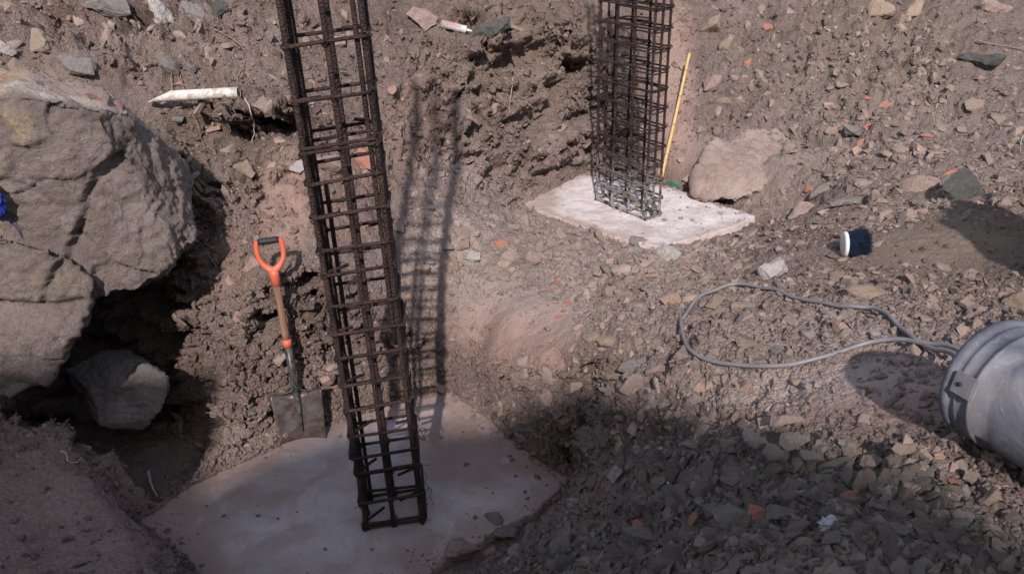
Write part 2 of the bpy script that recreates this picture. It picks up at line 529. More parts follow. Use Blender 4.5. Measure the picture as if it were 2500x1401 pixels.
pts = [atY(*t) for t in TOP]
pts += [np.array(p) for p in [(0, 0, 1.0), (-1.5, .8, .45), (1.5, 0, 1.3), (0, 1.2, .75), (-3.5, 1.5, .7), (-4.5, 4, 1.6), (-4.5, 7, 2.0), (-1.5, 7, 2.05),
                              (1, 9, 2.1), (4.5, 8, 1.95), (5, 4, 1.5), (3.5, 1.5, 1.45), (3, -2, 1.4), (-3, -2, 1.2), (0, -4, 1.3),
                              (-1.75, 4.1, 1.05), (-2.6, 3.9, 1.1), (-6, 12, 2.4), (6, 12, 2.3), (0, 14, 2.5)]]
TP = np.array(pts)
def _rbf_fit(P, eps):
    D = np.sqrt(((P[:, None, :2] - P[None, :, :2]) ** 2).sum(-1) + eps * eps)
    n = len(P)
    A = np.zeros((n + 3, n + 3))
    A[:n, :n] = D + np.eye(n) * -0.004
    A[:n, n] = 1; A[:n, n + 1:n + 3] = P[:, :2]
    A[n, :n] = 1; A[n + 1:n + 3, :n] = P[:, :2].T
    return np.linalg.solve(A, np.concatenate([P[:, 2], [0, 0, 0]]))
_W = _rbf_fit(TP, 0.10)
def ztop(x, y):
    out = np.full(x.shape, _W[-3]) + _W[-2] * x + _W[-1] * y
    for i in range(len(TP)):
        out += _W[i] * np.sqrt((x - TP[i, 0]) ** 2 + (y - TP[i, 1]) ** 2 + 0.01)
    return out

SLAB1_PX = [(330,1275),(520,1160),(700,1078),(840,1020),(985,975),(1105,950),(1170,1000),(1240,1060),(1330,1130),(1400,1165),
            (1310,1255),(1190,1310),(1060,1390),(1000,1480),(860,1560),(600,1560),(500,1420),(430,1350)]
SLAB1 = np.array([atZ(a, b, 0.0)[:2] for a, b in SLAB1_PX])
#   wall steepness leaving each edge
S1 = [2.2, 2.8, 3.0, 3.2, 4.0, 5.0, 6.0, 6.0, 5.0, 1.2, .45, .45, .5, .6, .8, 1.4, 1.8, 2.0]
SLAB2_Z = 0.35
SLAB2_PX = [(1270,500),(1340,462),(1415,428),(1530,438),(1600,447),(1672,466),(1760,498),(1845,524),(1790,553),(1700,580),(1610,603),(1540,592),(1470,570),(1370,535)]
SLAB2 = np.array([atZ(a, b, SLAB2_Z)[:2] for a, b in SLAB2_PX])
S2 = [1.6, 2.2, 1.8, 1.2, 1.0, .9, .6, .35, .35, .4, .4, .45, .5, .8]
CAV = np.array([(-1.62, 2.66), (-1.47, 2.95), (-1.58, 3.2), (-1.85, 3.42), (-2.3, 3.5), (-2.9, 3.4), (-3.0, 2.98), (-2.5, 2.86), (-2.0, 2.72)])
S3 = [3.0, 3.0, 4.0, 4.0, 4.0, 2.5, 2.5, 5.0, 5.0]

def poly_sd(x, y, P, S=None):
    """signed distance (negative inside) and blended steepness"""
    n = len(P)
    best = np.full(x.shape, 1e9)
    inside = np.zeros(x.shape, bool)
    num = np.zeros(x.shape); den = np.zeros(x.shape)
    for i in range(n):
        a, b = P[i], P[(i + 1) % n]
        ab = b - a
        t = np.clip(((x - a[0]) * ab[0] + (y - a[1]) * ab[1]) / (ab @ ab), 0, 1)
        d = (x - a[0] - t * ab[0]) ** 2 + (y - a[1] - t * ab[1]) ** 2
        best = np.minimum(best, d)
        cross = ((a[1] > y) != (b[1] > y))
        with np.errstate(divide='ignore', invalid='ignore'):
            xi = (b[0] - a[0]) * (y - a[1]) / (b[1] - a[1] + 1e-12) + a[0]
        inside ^= cross & (x < xi)
        if S is not None:
            w = 1.0 / (d + 1e-3) ** 2
            num += w * S[i]; den += w
    d = np.sqrt(best)
    d = np.where(inside, -d, d)
    return (d, num / den) if S is not None else (d, None)

def macro(x, y):
    z = ztop(x, y)
    P3 = np.stack([x.ravel(), y.ravel(), np.zeros(x.size)], 1)
    wob = (fbm(P3, 2.5, 3, 5) * 0.05).reshape(x.shape)
    d1, s1 = poly_sd(x, y, SLAB1, S1)
    f1 = -0.05 + np.maximum(0, d1 + 0.03 + wob * 0.5) * s1
    f1 = np.where(d1 < 0, np.maximum(-0.05, -0.05 + (0.03 + d1) * s1), f1)
    d2, s2 = poly_sd(x, y, SLAB2, S2)
    f2 = SLAB2_Z - 0.030 + np.maximum(0, d2 + 0.02 + wob * 0.3) * s2 * 1.3
    d3, s3 = poly_sd(x, y, CAV, S3)
    f3 = -0.12 + np.maximum(0, d3) * s3
    z = np.where((d2 > -0.25) & (d2 < 1.2), np.maximum(z, SLAB2_Z + 0.012 - np.maximum(0, d2 - 0.10) * 0.35 - 0.07 * np.clip((x - 1.0) / .5, 0, 1)), z)
    k = 0.04
    for f in (f1, f2, f3):
        h = np.clip(0.5 + 0.5 * (f - z) / k, 0, 1)          # smooth minimum
        z = f * (1 - h) + z * h - k * h * (1 - h)
    return z

NA, NR = 830, 760
A_IN = math.radians(43)
az = np.concatenate([np.linspace(-A_IN, A_IN, NA), np.linspace(A_IN, 2 * math.pi - A_IN, 82)[1:-1]])
r0 = np.exp(np.linspace(math.log(0.35), math.log(11.0), 520))
AZ, RR = np.meshgrid(az, r0, indexing='ij')
Z0 = macro(np.sin(AZ) * RR, np.cos(AZ) * RR)
# equal arc length as seen from eye distance, so that steep faces get as many rows as flat ground
dr = np.diff(RR, axis=1); dz = np.diff(Z0, axis=1)
dist = np.sqrt(RR[:, 1:] ** 2 + (CAM[2] - Z0[:, 1:]) ** 2)
slant = np.sqrt(dr ** 2 * ((CAM[2] - Z0[:, 1:]) / dist) ** 2 + dz ** 2)
L = np.concatenate([np.zeros((len(az), 1)), np.cumsum((slant + 0.35 * dr) / dist, axis=1)], axis=1)
L /= L[:, -1:]
kern = np.ones(15) / 15
Ls = L.copy()
for j in range(L.shape[1]):
    col = np.pad(L[:NA, j], 7, mode='edge')
    Ls[:NA, j] = np.convolve(col, kern, mode='valid')
u = np.linspace(0, 1, NR)
Rg = np.stack([np.interp(u, Ls[i], r0) for i in range(len(az))])
far = np.exp(np.linspace(math.log(11.0), math.log(260.0), 18))[1:]
Rg = np.concatenate([Rg, np.tile(far, (len(az), 1))], axis=1)
NRT = Rg.shape[1]
AZg = np.tile(az[:, None], (1, NRT))
Xg, Yg = np.sin(AZg) * Rg, np.cos(AZg) * Rg
Rc = np.minimum(Rg, 11.0)
Zg = macro(np.sin(AZg) * Rc, np.cos(AZg) * Rc) + np.maximum(0, Rg - 11.0) * 0.015
G = np.stack([Xg, Yg, Zg], -1)
# normals from the grid
du = np.gradient(G, axis=0); dv = np.gradient(G, axis=1)
du[:, 0] += 1e-9
Nn = np.cross(dv, du)
Nn /= (np.linalg.norm(Nn, axis=-1, keepdims=True) + 1e-12)
Nn[Nn[..., 2] < 0] *= -1
P = G.reshape(-1, 3); N = Nn.reshape(-1, 3)
steep = sstep(0.25, 0.75, 1 - np.abs(N[:, 2]))
ppx, ppy, pf = project(P)
ppx = np.where(pf > 0.2, ppx, -9999); ppy = np.where(pf > 0.2, ppy, -9999)

def blob(cx, cy, rx, ry, soft=0.5):
    q = np.sqrt(((ppx - cx) / rx) ** 2 + ((ppy - cy) / ry) ** 2)
    return 1 - sstep(1 - soft, 1 + soft, q)

d1, _ = poly_sd(P[:, 0], P[:, 1], SLAB1)
d2, _ = poly_sd(P[:, 0], P[:, 1], SLAB2)
onslab = (1 - sstep(0.0, 0.10, d1)) + (1 - sstep(0.0, 0.06, d2))
onslab = np.clip(onslab, 0, 1)
# lumpy cut banks, smoother trodden soil
lump = np.clip(0.25 + 0.8 * steep + 0.9 * blob(1250, 200, 260, 260) + 1.1 * blob(560, 370, 200, 150) + 0.9 * blob(300, 60, 420, 120) + .6 * blob(2000, 150, 420, 200)
               + 0.25 * blob(680, 850, 170, 200) + 0.7 * blob(1360, 1030, 200, 130) + .6 * blob(1190, 960, 110, 60), 0, 1.4)
fine_soil = np.clip(blob(1290, 790, 170, 90) + blob(2200, 600, 260, 70) + blob(2150, 970, 210, 110) + blob(700, 500, 70, 120)
                    + blob(1650, 230, 45, 200) + blob(150, 1280, 330, 170) + 0.6 * blob(1480, 1180, 110, 70), 0, 1)
lump *= (1 - 0.75 * fine_soil)
farfade = 1 - sstep(9, 14, np.linalg.norm(P[:, :2], axis=1))
lump *= farfade
res_ = np.clip(4.2 / np.maximum(np.linalg.norm(P, axis=1), .5), 0, 1) ** 2
warp = np.stack([vnoise(P, 3.0, 3), vnoise(P, 3.0, 4), vnoise(P, 3.0, 6)], 1) * 0.10
Pw = P + warp
disp = fbm(Pw, 1.6, 2, 21) * 0.055 * (0.3 + lump)
r1 = 1 - np.abs(fbm(Pw * np.array([1, 1, 1.5]), 4.5, 4, 31, 0.55)) * 1.4
disp += (r1 - 0.6) * 0.115 * lump
a1, a2, cid = worley(Pw, 7.5, 41)
disp += (np.minimum(a2 - a1, 0.16) - 0.08) * 0.150 * lump * (0.25 + cid) + (cid - .5) * .030 * lump
b1, b2, cid2 = worley(Pw + warp * 0.3, 17.0, 43)
disp += (np.minimum(b2 - b1, 0.20) - 0.10) * 0.095 * (0.30 + lump) * (0.3 + cid2) * (1 - 0.75 * fine_soil)
c1_, c2_, cid3 = worley(P, 38.0, 47)
disp += (np.minimum(c2_ - c1_, 0.4) - 0.15) * 0.040 * (0.45 + 0.6 * lump) * (1 - 0.88 * fine_soil) * farfade * res_
disp += (fbm(P, 13, 2, 52, 0.6) * 0.010 + fbm(P, 24, 3, 51, 0.65) * 0.014 * res_ + (cid3 - .5) * .006 * res_) * (0.4 + lump) * (1 - .6 * fine_soil) * farfade
tilt_ = vnoise(P, 11.0, 53); disp += tilt_ * .012 * lump
disp *= (1 - 0.93 * onslab)
# strata: little horizontal undercuts on the cut faces
Hn = N.copy(); Hn[:, 2] *= 0.2
st = fbm(P * np.array([1.2, 1.2, 5.0]), 3.0, 3, 61)
V = P + N * disp[:, None] + Hn * (st * 0.06 * steep * lump * (1 - onslab))[:, None]
# hand-placed hollows, undercuts and ledges (surveyed)
def hollow(px, py, Y, rad, depth, flat=1.0):
    c = atY(px, py, Y)
    q = (V - c) / np.array([rad, rad * 1.6, rad * flat])
    w = np.exp(-(q ** 2).sum(1) * 1.5)
    V[:, 1] += w * depth
    V[:, 2] -= w * depth * 0.25
for h in [(585,325,4.12,.21,.42,.42),(690,300,4.25,.18,.36,.45),(480,330,4.05,.12,.22,.5),(1330,165,5.5,.26,.40,.30),(1240,190,5.4,.2,.25,.3),(1150,60,5.8,.15,.28,.5),
          (1220,240,5.4,.12,.2,.6),(1145,400,4.98,.10,.16,.6),(560,820,3.4,.16,.12,.7),(740,690,3.42,.09,.14,.45),(640,780,3.32,.10,.14,.35),
          (960,880,3.6,.06,.12,.5),(1280,970,3.05,.08,.12,.8),(380,40,5.1,.15,.2,.4),(100,60,4.8,.2,.2,.5),(1100,240,5.3,.1,.15,.5),(1400,170,6.05,.2,.3,.4),(1400,1120,2.80,.10,.14,.8),(1230,1040,3.1,.08,.10,.5),(1330,1120,2.9,.08,.10,.5),(900,170,5.0,.12,.16,.5),(330,70,5.0,.12,.2,.4),
          (700,430,3.95,.07,.08,.5),(420,180,4.6,.1,.1,.5)]:
    hollow(*h)
def ledge(px, py, Y, rx, rz, out_):
    c = atY(px, py, Y)
    q = (V - c) / np.array([rx, 0.3, rz])
    w = np.exp(-(q ** 2).sum(1) * 1.5)
    V[:, 1] -= w * out_
for l in [(1250,95,5.6,.36,.085,.36),(1390,60,6.0,.2,.1,.25),(600,265,4.25,.28,.05,.12),(1200,330,5.2,.25,.10,.12),(560,420,3.95,.22,.07,.10),(600,900,3.25,.15,.2,.10),(1330,940,3.1,.12,.10,.06)]:
    ledge(*l)

idx = np.arange(len(az) * NRT).reshape(len(az), NRT)
i2 = np.roll(idx, -1, axis=0)
Fq = np.stack([idx[:, :-1], idx[:, 1:], i2[:, 1:], i2[:, :-1]], -1).reshape(-1, 4)
centre = V.reshape(len(az), NRT, 3)[:, 0].mean(0)
ground = mesh_np('ground', V, Fq, M['soil'], smooth=True)
tag(ground, 'rough brown excavated earth with cut banks around two footings', kind='structure')
# plug under the camera
bm = bmesh.new()
ring = [bm.verts.new(v) for v in V.reshape(len(az), NRT, 3)[:, 0]]
cv = bm.verts.new(centre)
for a, b in zip(ring, ring[1:] + ring[:1]):
    bm.faces.new((a, cv, b))
tag(obj_bm('earth_patch', bm, M['soil']), 'patch of brown earth under the viewpoint', kind='structure')

SOILMAP = {}
def add_attr(o, name, arr):
    if o.name == 'ground': SOILMAP[name] = np.asarray(arr)
    at = o.data.attributes.new(name, 'FLOAT', 'POINT')
    at.data.foreach_set('value', np.asarray(arr, dtype=np.float32))
add_attr(ground, 'fine', fine_soil)
nz = 0.5 + 0.5 * fbm(P, 3.5, 3, 71)
add_attr(ground, 'pink', np.clip((blob(1290, 800, 150, 100) + 0.8 * blob(700, 500, 70, 120) + .7 * blob(1650, 200, 45, 220) + 0.5 * blob(1450, 1200, 140, 70)
                                  + .5 * blob(850, 470, 60, 140) + .5 * blob(2100, 970, 330, 90) + .45 * blob(560, 640, 60, 90) + .4 * blob(1000, 330, 90, 120)) * (0.5 + nz), 0, 1))
add_attr(ground, 'pale', np.clip((blob(1400, 650, 380, 150) * .9 + blob(1100, 500, 120, 140) * .7 + .4 * blob(1700, 950, 250, 60) + .75 * blob(2050, 850, 420, 130) + .4 * blob(2200, 300, 380, 180) + .5 * blob(1820, 400, 140, 90)) * (0.3 + nz), 0, 1))
add_attr(ground, 'grey', np.clip((blob(1900, 1280, 500, 230) + .5 * blob(2150, 200, 420, 220) + .4 * blob(1380, 1050, 160, 110)) * (0.4 + nz), 0, 1))
add_attr(ground, 'ochre', np.clip((blob(2300, 600, 260, 90) + .5 * blob(2150, 130, 200, 120) + .4 * blob(1300, 120, 300, 120) + .5 * blob(560, 360, 160, 120)) * (0.4 + nz), 0, 1))

bpy.context.view_layer.update()
_dg = bpy.context.evaluated_depsgraph_get()
def hit(px, py):
    """point of the ground seen at this survey position, with its normal"""
    d = Vector(ray(px, py)).normalized()
    ok, loc, nor, _i = ground.ray_cast(Vector(CAM), d, distance=60.0)
    if not ok:
        p = Vector(atZ(px, py, 0.5)); return p, Vector((0, 0, 1))
    if nor.dot(d) > 0: nor = -nor
    return loc, nor

# ------------------------------------------------------------------ concrete footings
def footing(name, label, poly, ztop_, thick, mat, dirtf, res=0.02, amp=0.012, hump=None):
    c = poly.mean(0)
    lo, hi = poly.min(0) - 0.12, poly.max(0) + 0.12
    NT_, NRr = 420, 110
    th = np.linspace(0, 2 * math.pi, NT_, endpoint=False)
    dx, dy = np.cos(th), np.sin(th)
    rb = np.full(NT_, 9.0)
    for i in range(len(poly)):
        a, b = poly[i] - c, poly[(i + 1) % len(poly)] - c
        e = b - a
        den = dx * e[1] - dy * e[0]
        den = np.where(np.abs(den) < 1e-9, 1e-9, den)
        t = (a[0] * e[1] - a[1] * e[0]) / den
        q = (a[0] * dy - a[1] * dx) / den
        ok = (t > 0) & (q >= -1e-6) & (q <= 1 + 1e-6)
        rb = np.where(ok, np.minimum(rb, t), rb)
    B0 = np.stack([c[0] + dx * rb, c[1] + dy * rb, np.zeros(NT_)], 1)
    rb = rb * (1 + fbm(B0, 4, 5, 81, .7) * 0.030)
    tt = np.linspace(0.01, 1, NRr) ** 0.8
    X = c[0] + dx[:, None] * rb[:, None] * tt[None]; Y = c[1] + dy[:, None] * rb[:, None] * tt[None]
    Q = np.stack([X.ravel(), Y.ravel(), np.zeros(X.size)], 1)
    thick = thick
    z = ztop_ + (fbm(Q, 1.8, 3, 83) * amp + fbm(Q, 14, 4, 84, .6) * 0.0035).reshape(X.shape)
    edge = np.clip((tt - 0.985) / 0.015, 0, 1)[None] ** 2
    z = z - edge * 0.012
    n = NT_ * NRr
    Vt = np.stack([X.ravel(), Y.ravel(), z.ravel()], 1)
    idq = np.arange(n).reshape(NT_, NRr); idr = np.roll(idq, -1, 0)
    ft = np.stack([idq[:, :-1], idq[:, 1:], idr[:, 1:], idr[:, :-1]], -1).reshape(-1, 4)
    Vb = np.stack([X[:, -1], Y[:, -1], np.full(NT_, ztop_ - thick)], 1) + np.stack([dx, dy, dx * 0], 1) * 0.01
    Vc = np.array([[c[0], c[1], z[:, 0].mean()]])
    kk = np.arange(NT_); k2 = (kk + 1) % NT_
    fs = np.stack([idq[kk, -1], n + kk, n + k2, idq[k2, -1]], 1)
    fc = np.stack([np.full(NT_, n + NT_), idq[kk, 0], idq[k2, 0], idq[k2, 0]], 1)
    sharp_v = np.concatenate([Vt, Vb, Vc])
    o = mesh_np(name, sharp_v, np.concatenate([ft, fs]), mat, smooth=True)
    bmx = bmesh.new(); bmx.from_mesh(o.data); bmx.verts.ensure_lookup_table()
    for k in range(NT_): bmx.faces.new((bmx.verts[n + NT_], bmx.verts[idq[k, 0]], bmx.verts[idq[(k + 1) % NT_, 0]])).smooth = True
    bmx.to_mesh(o.data); bmx.free()
    dall = np.concatenate([((tt[None] - 1) * rb[:, None]).ravel(), np.zeros(NT_), [-1]])
    px_, py_, _ = project(sharp_v)
    add_attr(o, 'dirt', dirtf(px_, py_, sharp_v, dall))
    tag(o, label, 'concrete footing')
    return o

def dirt1(px, py, V_, d):
    q = lambda cx, cy, rx, ry: 1 - sstep(0.5, 1.4, np.sqrt(((px - cx) / rx) ** 2 + ((py - cy) / ry) ** 2))
    n_ = 0.5 + 0.6 * fbm(V_, 3.0, 4, 91)
    w = q(1200, 1090, 190, 110) + 0.9 * q(440, 1330, 130, 130) + .8 * q(1000, 1330, 110, 60) + .5 * q(900, 1400, 300, 60) + 0.4 * q(620, 1180, 160, 60)
    w += sstep(-0.22, 0.0, d) * 1.1
    return np.clip(w * (0.4 + n_), 0, 1)
def dirt2(px, py, V_, d):
    n_ = 0.5 + 0.6 * fbm(V_, 3.0, 4, 92)
    q = lambda cx, cy, rx, ry: 1 - sstep(0.5, 1.4, np.sqrt(((px - cx) / rx) ** 2 + ((py - cy) / ry) ** 2))
    w = sstep(-.10, 0, d) * .6 + q(1300, 495, 70, 30) + sstep(-0.14, 0.0, d) * .6 * (px < 1550) + 0.5 * q(1480, 560, 120, 25)
    return np.clip(w * (0.3 + n_), 0, 1)
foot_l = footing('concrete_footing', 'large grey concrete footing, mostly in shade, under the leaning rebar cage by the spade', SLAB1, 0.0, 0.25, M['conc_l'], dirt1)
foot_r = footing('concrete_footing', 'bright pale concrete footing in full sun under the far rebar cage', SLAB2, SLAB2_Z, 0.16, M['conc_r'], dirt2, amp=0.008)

def crumbs_on(name, label, poly, z, n, smin, smax, mat, seed, edge_bias, cut=None):
    rng = np.random.default_rng(seed)
    lo, hi = poly.min(0), poly.max(0)
    P_ = rng.uniform(lo, hi, size=(n * 6, 2))
    d, _ = poly_sd(P_[:, 0], P_[:, 1], poly)
    keep = (d < -0.005) & (rng.random(len(P_)) < np.exp(d / edge_bias) + 0.05)
    P_ = P_[keep][:n]
    oc = np.array([(1, 0, 0), (-1, 0, 0), (0, 1, 0), (0, -1, 0), (0, 0, 1), (0, 0, -.4)], float)
    fc = np.array([(0, 2, 4), (2, 1, 4), (1, 3, 4), (3, 0, 4), (2, 0, 5), (1, 2, 5), (3, 1, 5), (0, 3, 5)])
    VV_, FF_ = [], []
    for k, (x, y) in enumerate(P_):
        s_ = min(smax, smin * (1 - rng.random()) ** -0.5)
        a = rng.uniform(0, 6.28); ca, sa = math.cos(a), math.sin(a)
        v = oc * rng.uniform(.6, 1.2, size=(6, 3)) * s_
        v = np.stack([v[:, 0] * ca - v[:, 1] * sa + x, v[:, 0] * sa + v[:, 1] * ca + y, v[:, 2] * .7 + z], 1)
        VV_.append(v); FF_.append(fc + 6 * k)
    o = mesh_np(name, np.concatenate(VV_), np.concatenate(FF_), mat)
    tag(o, label, kind='stuff')
crumbs_on('soil_crumbs', 'crumbs of soil scattered on the shaded footing, thicker at its edges', SLAB1, 0.002, 5200, .0022, .020, M['soil'], 5, .05)
crumbs_on('soil_crumbs', 'crumbs of soil scattered on the bright footing, thicker at its edges', SLAB2, SLAB2_Z + .001, 1300, .004, .022, M['pinkrock'], 6, .025)

# ------------------------------------------------------------------ big boulders
def hull_rock(points, voxel, name, mat, amp=1.0, seed=0, post=None, size=1.0):
    bm = bmesh.new()
    for grp in (points if isinstance(points[0], list) else [points]):
        vs_ = [bm.verts.new(p) for p in grp]
        r = bmesh.ops.convex_hull(bm, input=vs_)
        bmesh.ops.delete(bm, geom=[g for g in r['geom_interior'] if isinstance(g, bmesh.types.BMVert)], context='VERTS')
    bmesh.ops.recalc_face_normals(bm, faces=bm.faces)
    me = bpy.data.meshes.new(name); bm.to_mesh(me); bm.free()
    o = obj_me(name, me)
    md = o.modifiers.new('r', 'REMESH'); md.mode = 'VOXEL'; md.voxel_size = voxel
    dg = bpy.context.evaluated_depsgraph_get()
    me2 = bpy.data.meshes.new_from_object(o.evaluated_get(dg))
    o.modifiers.clear(); o.data = me2
    n = len(me2.vertices)
    co = np.empty(n * 3, np.float32); me2.vertices.foreach_get('co', co); co = co.reshape(-1, 3).astype(float)
    no = np.empty(n * 3, np.float32); me2.vertices.foreach_get('normal', no); no = no.reshape(-1, 3).astype(float)
    s = size
    d = fbm(co, 2.2 / s, 3, seed + 1) * 0.013 * s + fbm(co, 8 / s, 5, seed + 2, 0.65) * 0.010 * s + fbm(co, 34 / s, 3, seed + 4, 0.7) * 0.0075 * s
    a, b, cc = worley(co + 0.04 * s * np.stack([vnoise(co, 5 / s, 1), vnoise(co, 5 / s, 2), vnoise(co, 5 / s, 3)], 1), 3.4 / s, seed + 5)
    tr = fbm(co, 1.9 / s, 3, seed + 15, .55)
    for th_ in (-.35, -.12, .1, .3):
        d += .016 * s * sstep(-.018, .018, tr - th_)
    d -= .03 * s
    g1, g2, g3 = worley(co, 26 / s, seed + 6)
    d += (np.minimum(g2 - g1, .3) - .15) * .012 * s
    d += (np.minimum(b - a, 0.12) - 0.10) * 0.06 * s * (0.3 + cc) + (cc - 0.5) * 0.016 * s
    rr = 1 - np.abs(fbm(co * np.array([1, 1, 1.6]), 4.5 / s, 4, seed + 9, .6)); d += (rr - 0.7) * 0.015 * s
    off = no * (d * amp)[:, None]
    if post is not None: off += post(co, no)
    co2 = co + off
    me2.vertices.foreach_set('co', co2.astype(np.float32).ravel()); me2.update()
    me2.polygons.foreach_set('use_smooth', np.ones(len(me2.polygons), bool))
    me2.materials.clear(); me2.materials.append(mat)
    return o, co2, no

B1 = [atY(*t) for t in [(-30,225,2.90),(40,200,2.94),(110,232,2.90),(250,258,2.97),(322,268,3.08),(400,328,3.32),(458,380,3.48),(476,480,3.38),(478,585,3.16),
                        (432,628,3.02),(330,692,2.92),(210,722,2.86),(0,735,2.80),(-250,680,2.75),(-300,300,2.9),
                        (200,178,3.35),(80,184,3.30),(262,196,3.4),(335,262,3.42),(440,385,3.8),(440,520,3.7),(350,560,3.8),(0,600,3.7),(-300,250,3.6)]]
B2 = [atY(*t) for t in [(-220,560,2.68),(0,560,2.76),(130,600,2.80),(210,690,2.82),(212,745,2.80),(160,840,2.70),(95,925,2.66),(25,972,2.62),(-150,1010,2.55),(-320,960,2.55),
                        (-250,640,3.2),(0,650,3.25),(150,720,3.2),(60,860,3.1),(-200,940,3.1)]]
crackpx = [(322,255),(318,300),(310,366),(264,392),(262,400),(238,462),(222,520),(195,600),(150,700)]
crk = np.array([atY(a, b, 2.98)[[0, 2]] for a, b in crackpx])
def b1post(co, no):
    xs = np.interp(co[:, 2], crk[::-1, 1], crk[::-1, 0])
    xs = xs + vnoise(co, 14, 8) * 0.012
    left = 1 - sstep(-0.012, 0.012, co[:, 0] - xs)
    front = sstep(0.2, 0.6, -no[:, 1])
    off = np.zeros_like(co)
    off[:, 1] -= left * front * 0.042 * sstep(1.05, 1.45, co[:, 2] + 0.12)
    off[:, 1] += front * np.exp(-((co[:, 0] - xs - 0.012) / 0.010) ** 2) * 0.008
    # smaller diagonal breaks on the right part
    low = 1 - sstep(.86, .98, co[:, 2] + vnoise(co, 6, 12) * .05)
    dk = np.exp(-((co[:, 2] - .98 - vnoise(co, 5, 13) * .05) / .035) ** 2) * (co[:, 0] < -1.75)
    off[:, 1] += front * dk * .05
    p = co[:, 0] * 0.5 + co[:, 2] * 0.9
    off[:, 1] += front * (1 - left) * 0.02 * sstep(-0.01, 0.01, np.sin(p * 16 + vnoise(co, 3, 9) * 2) - 0.2)
    return off
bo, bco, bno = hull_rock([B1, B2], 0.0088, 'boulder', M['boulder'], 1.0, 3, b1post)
bpx, bpy_, _ = project(bco)
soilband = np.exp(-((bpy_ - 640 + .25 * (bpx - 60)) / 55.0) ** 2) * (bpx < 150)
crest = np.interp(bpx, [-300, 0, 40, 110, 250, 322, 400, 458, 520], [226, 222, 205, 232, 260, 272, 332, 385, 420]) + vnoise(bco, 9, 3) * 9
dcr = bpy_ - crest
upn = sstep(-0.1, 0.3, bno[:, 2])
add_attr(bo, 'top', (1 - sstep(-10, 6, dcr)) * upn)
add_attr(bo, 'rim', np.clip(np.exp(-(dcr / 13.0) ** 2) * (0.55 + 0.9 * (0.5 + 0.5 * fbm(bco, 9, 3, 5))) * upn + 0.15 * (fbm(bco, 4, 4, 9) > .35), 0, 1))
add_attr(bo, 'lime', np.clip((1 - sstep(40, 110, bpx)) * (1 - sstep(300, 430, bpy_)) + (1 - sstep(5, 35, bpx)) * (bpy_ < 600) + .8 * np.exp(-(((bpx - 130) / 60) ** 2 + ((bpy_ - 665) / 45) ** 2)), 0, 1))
tag(bo, 'huge grey brown boulder with pink top hanging over the dark hollow at the left', 'boulder')

B3 = [atY(*t) for t in [(245,862,3.25),(300,850,3.4),(385,905,3.12),(418,915,3.10),(420,955,3.08),(395,1010,3.05),(350,1045,3.05),(250,1040,3.0),(215,960,3.05),(160,900,3.2),(300,900,3.5),(200,1020,3.4)]]
bo3, bco3, bno3 = hull_rock(B3, 0.008, 'rock', M['grey'], 0.7, 33, size=.6)
tag(bo3, 'angular grey rock deep in the dark hollow, its right tip in sun', 'rock')

# flat embedded outcrop to the right of the bright footing
B4 = [atY(t[0], t[1], t[2] + .05) for t in [(1700,425,5.25),(1740,350,5.55),(1800,318,5.75),(1900,305,5.8),(1955,350,5.65),(1950,405,5.4),(1870,450,5.2),(1800,492,5.02),(1720,485,5.1),
                        (1700,470,5.15),(1820,470,5.5),(1900,400,5.9),(1760,420,5.8)]]
bo4, bco4, _ = hull_rock(B4, 0.012, 'rock', mat_rock('dusty_flat_rock', (0.230, 0.172, 0.150), (0.330, 0.255, 0.228), (0.21, 0.16, 0.14), scale=4), 1.5, 43, size=.8)
tag(bo4, 'broad flat pinkish rock half buried right of the bright footing', 'rock')

# ------------------------------------------------------------------ stones
def hull_mesh(name, pts_, mat, cuts=0, seed=0, amp=0.03, smooth=False):
    bm = bmesh.new()
    for p in pts_: bm.verts.new(p)
    r = bmesh.ops.convex_hull(bm, input=bm.verts)
    bmesh.ops.delete(bm, geom=[g for g in r['geom_interior'] if isinstance(g, bmesh.types.BMVert)], context='VERTS')
    bmesh.ops.dissolve_limit(bm, angle_limit=math.radians(9), verts=bm.verts, edges=bm.edges)
    bmesh.ops.triangulate(bm, faces=bm.faces)
    if cuts:
        for _ in range(cuts):
            bmesh.ops.subdivide_edges(bm, edges=bm.edges, cuts=1, use_grid_fill=True)
        bm.normal_update()
        co = np.array([v.co[:] for v in bm.verts]); no = np.array([v.normal[:] for v in bm.verts])
        d = fbm(co, 1.6, 3, seed) * amp * 1.3 + fbm(co, 5.5, 3, seed + 3) * amp * 0.6
        co = co + no * d[:, None]
        for v, c in zip(bm.verts, co): v.co = c
    bmesh.ops.recalc_face_normals(bm, faces=bm.faces)
    me = bpy.data.meshes.new(name); bm.to_mesh(me); bm.free()
    me.polygons.foreach_set('use_smooth', np.full(len(me.polygons), smooth, dtype=bool))
    me.materials.append(mat)
    return me

def rock_points(rng, n=16, sx=1.0, sy=0.8, sz=0.5, boxy=0.5):
    q = rng.normal(size=(n, 3)); q /= np.linalg.norm(q, axis=1, keepdims=True)
    box = q / np.abs(q).max(1, keepdims=True)
    q = q * (1 - boxy) + box * boxy * 0.85
    q *= rng.uniform(0.82, 1.08, size=(n, 1))
    return q * np.array([sx, sy, sz])

TEMPL = []
rg = np.random.default_rng(5)
for k in range(28):
    TEMPL.append(hull_mesh('stone', rock_points(rg, int(rg.integers(12, 19)), 1.0, rg.uniform(.6, .98), rg.uniform(.28, .62), rg.uniform(.15, .75)), M['stone']))
TEMPG = []
for me in TEMPL:
    m2 = me.copy(); m2.materials.clear(); m2.materials.append(M['stone_g']); TEMPG.append(m2)
TG = []
for me in TEMPL:
    v = np.array([v.co[:] for v in me.vertices]); f = np.array([p.vertices[:] for p in me.polygons])
    TG.append((v, f))

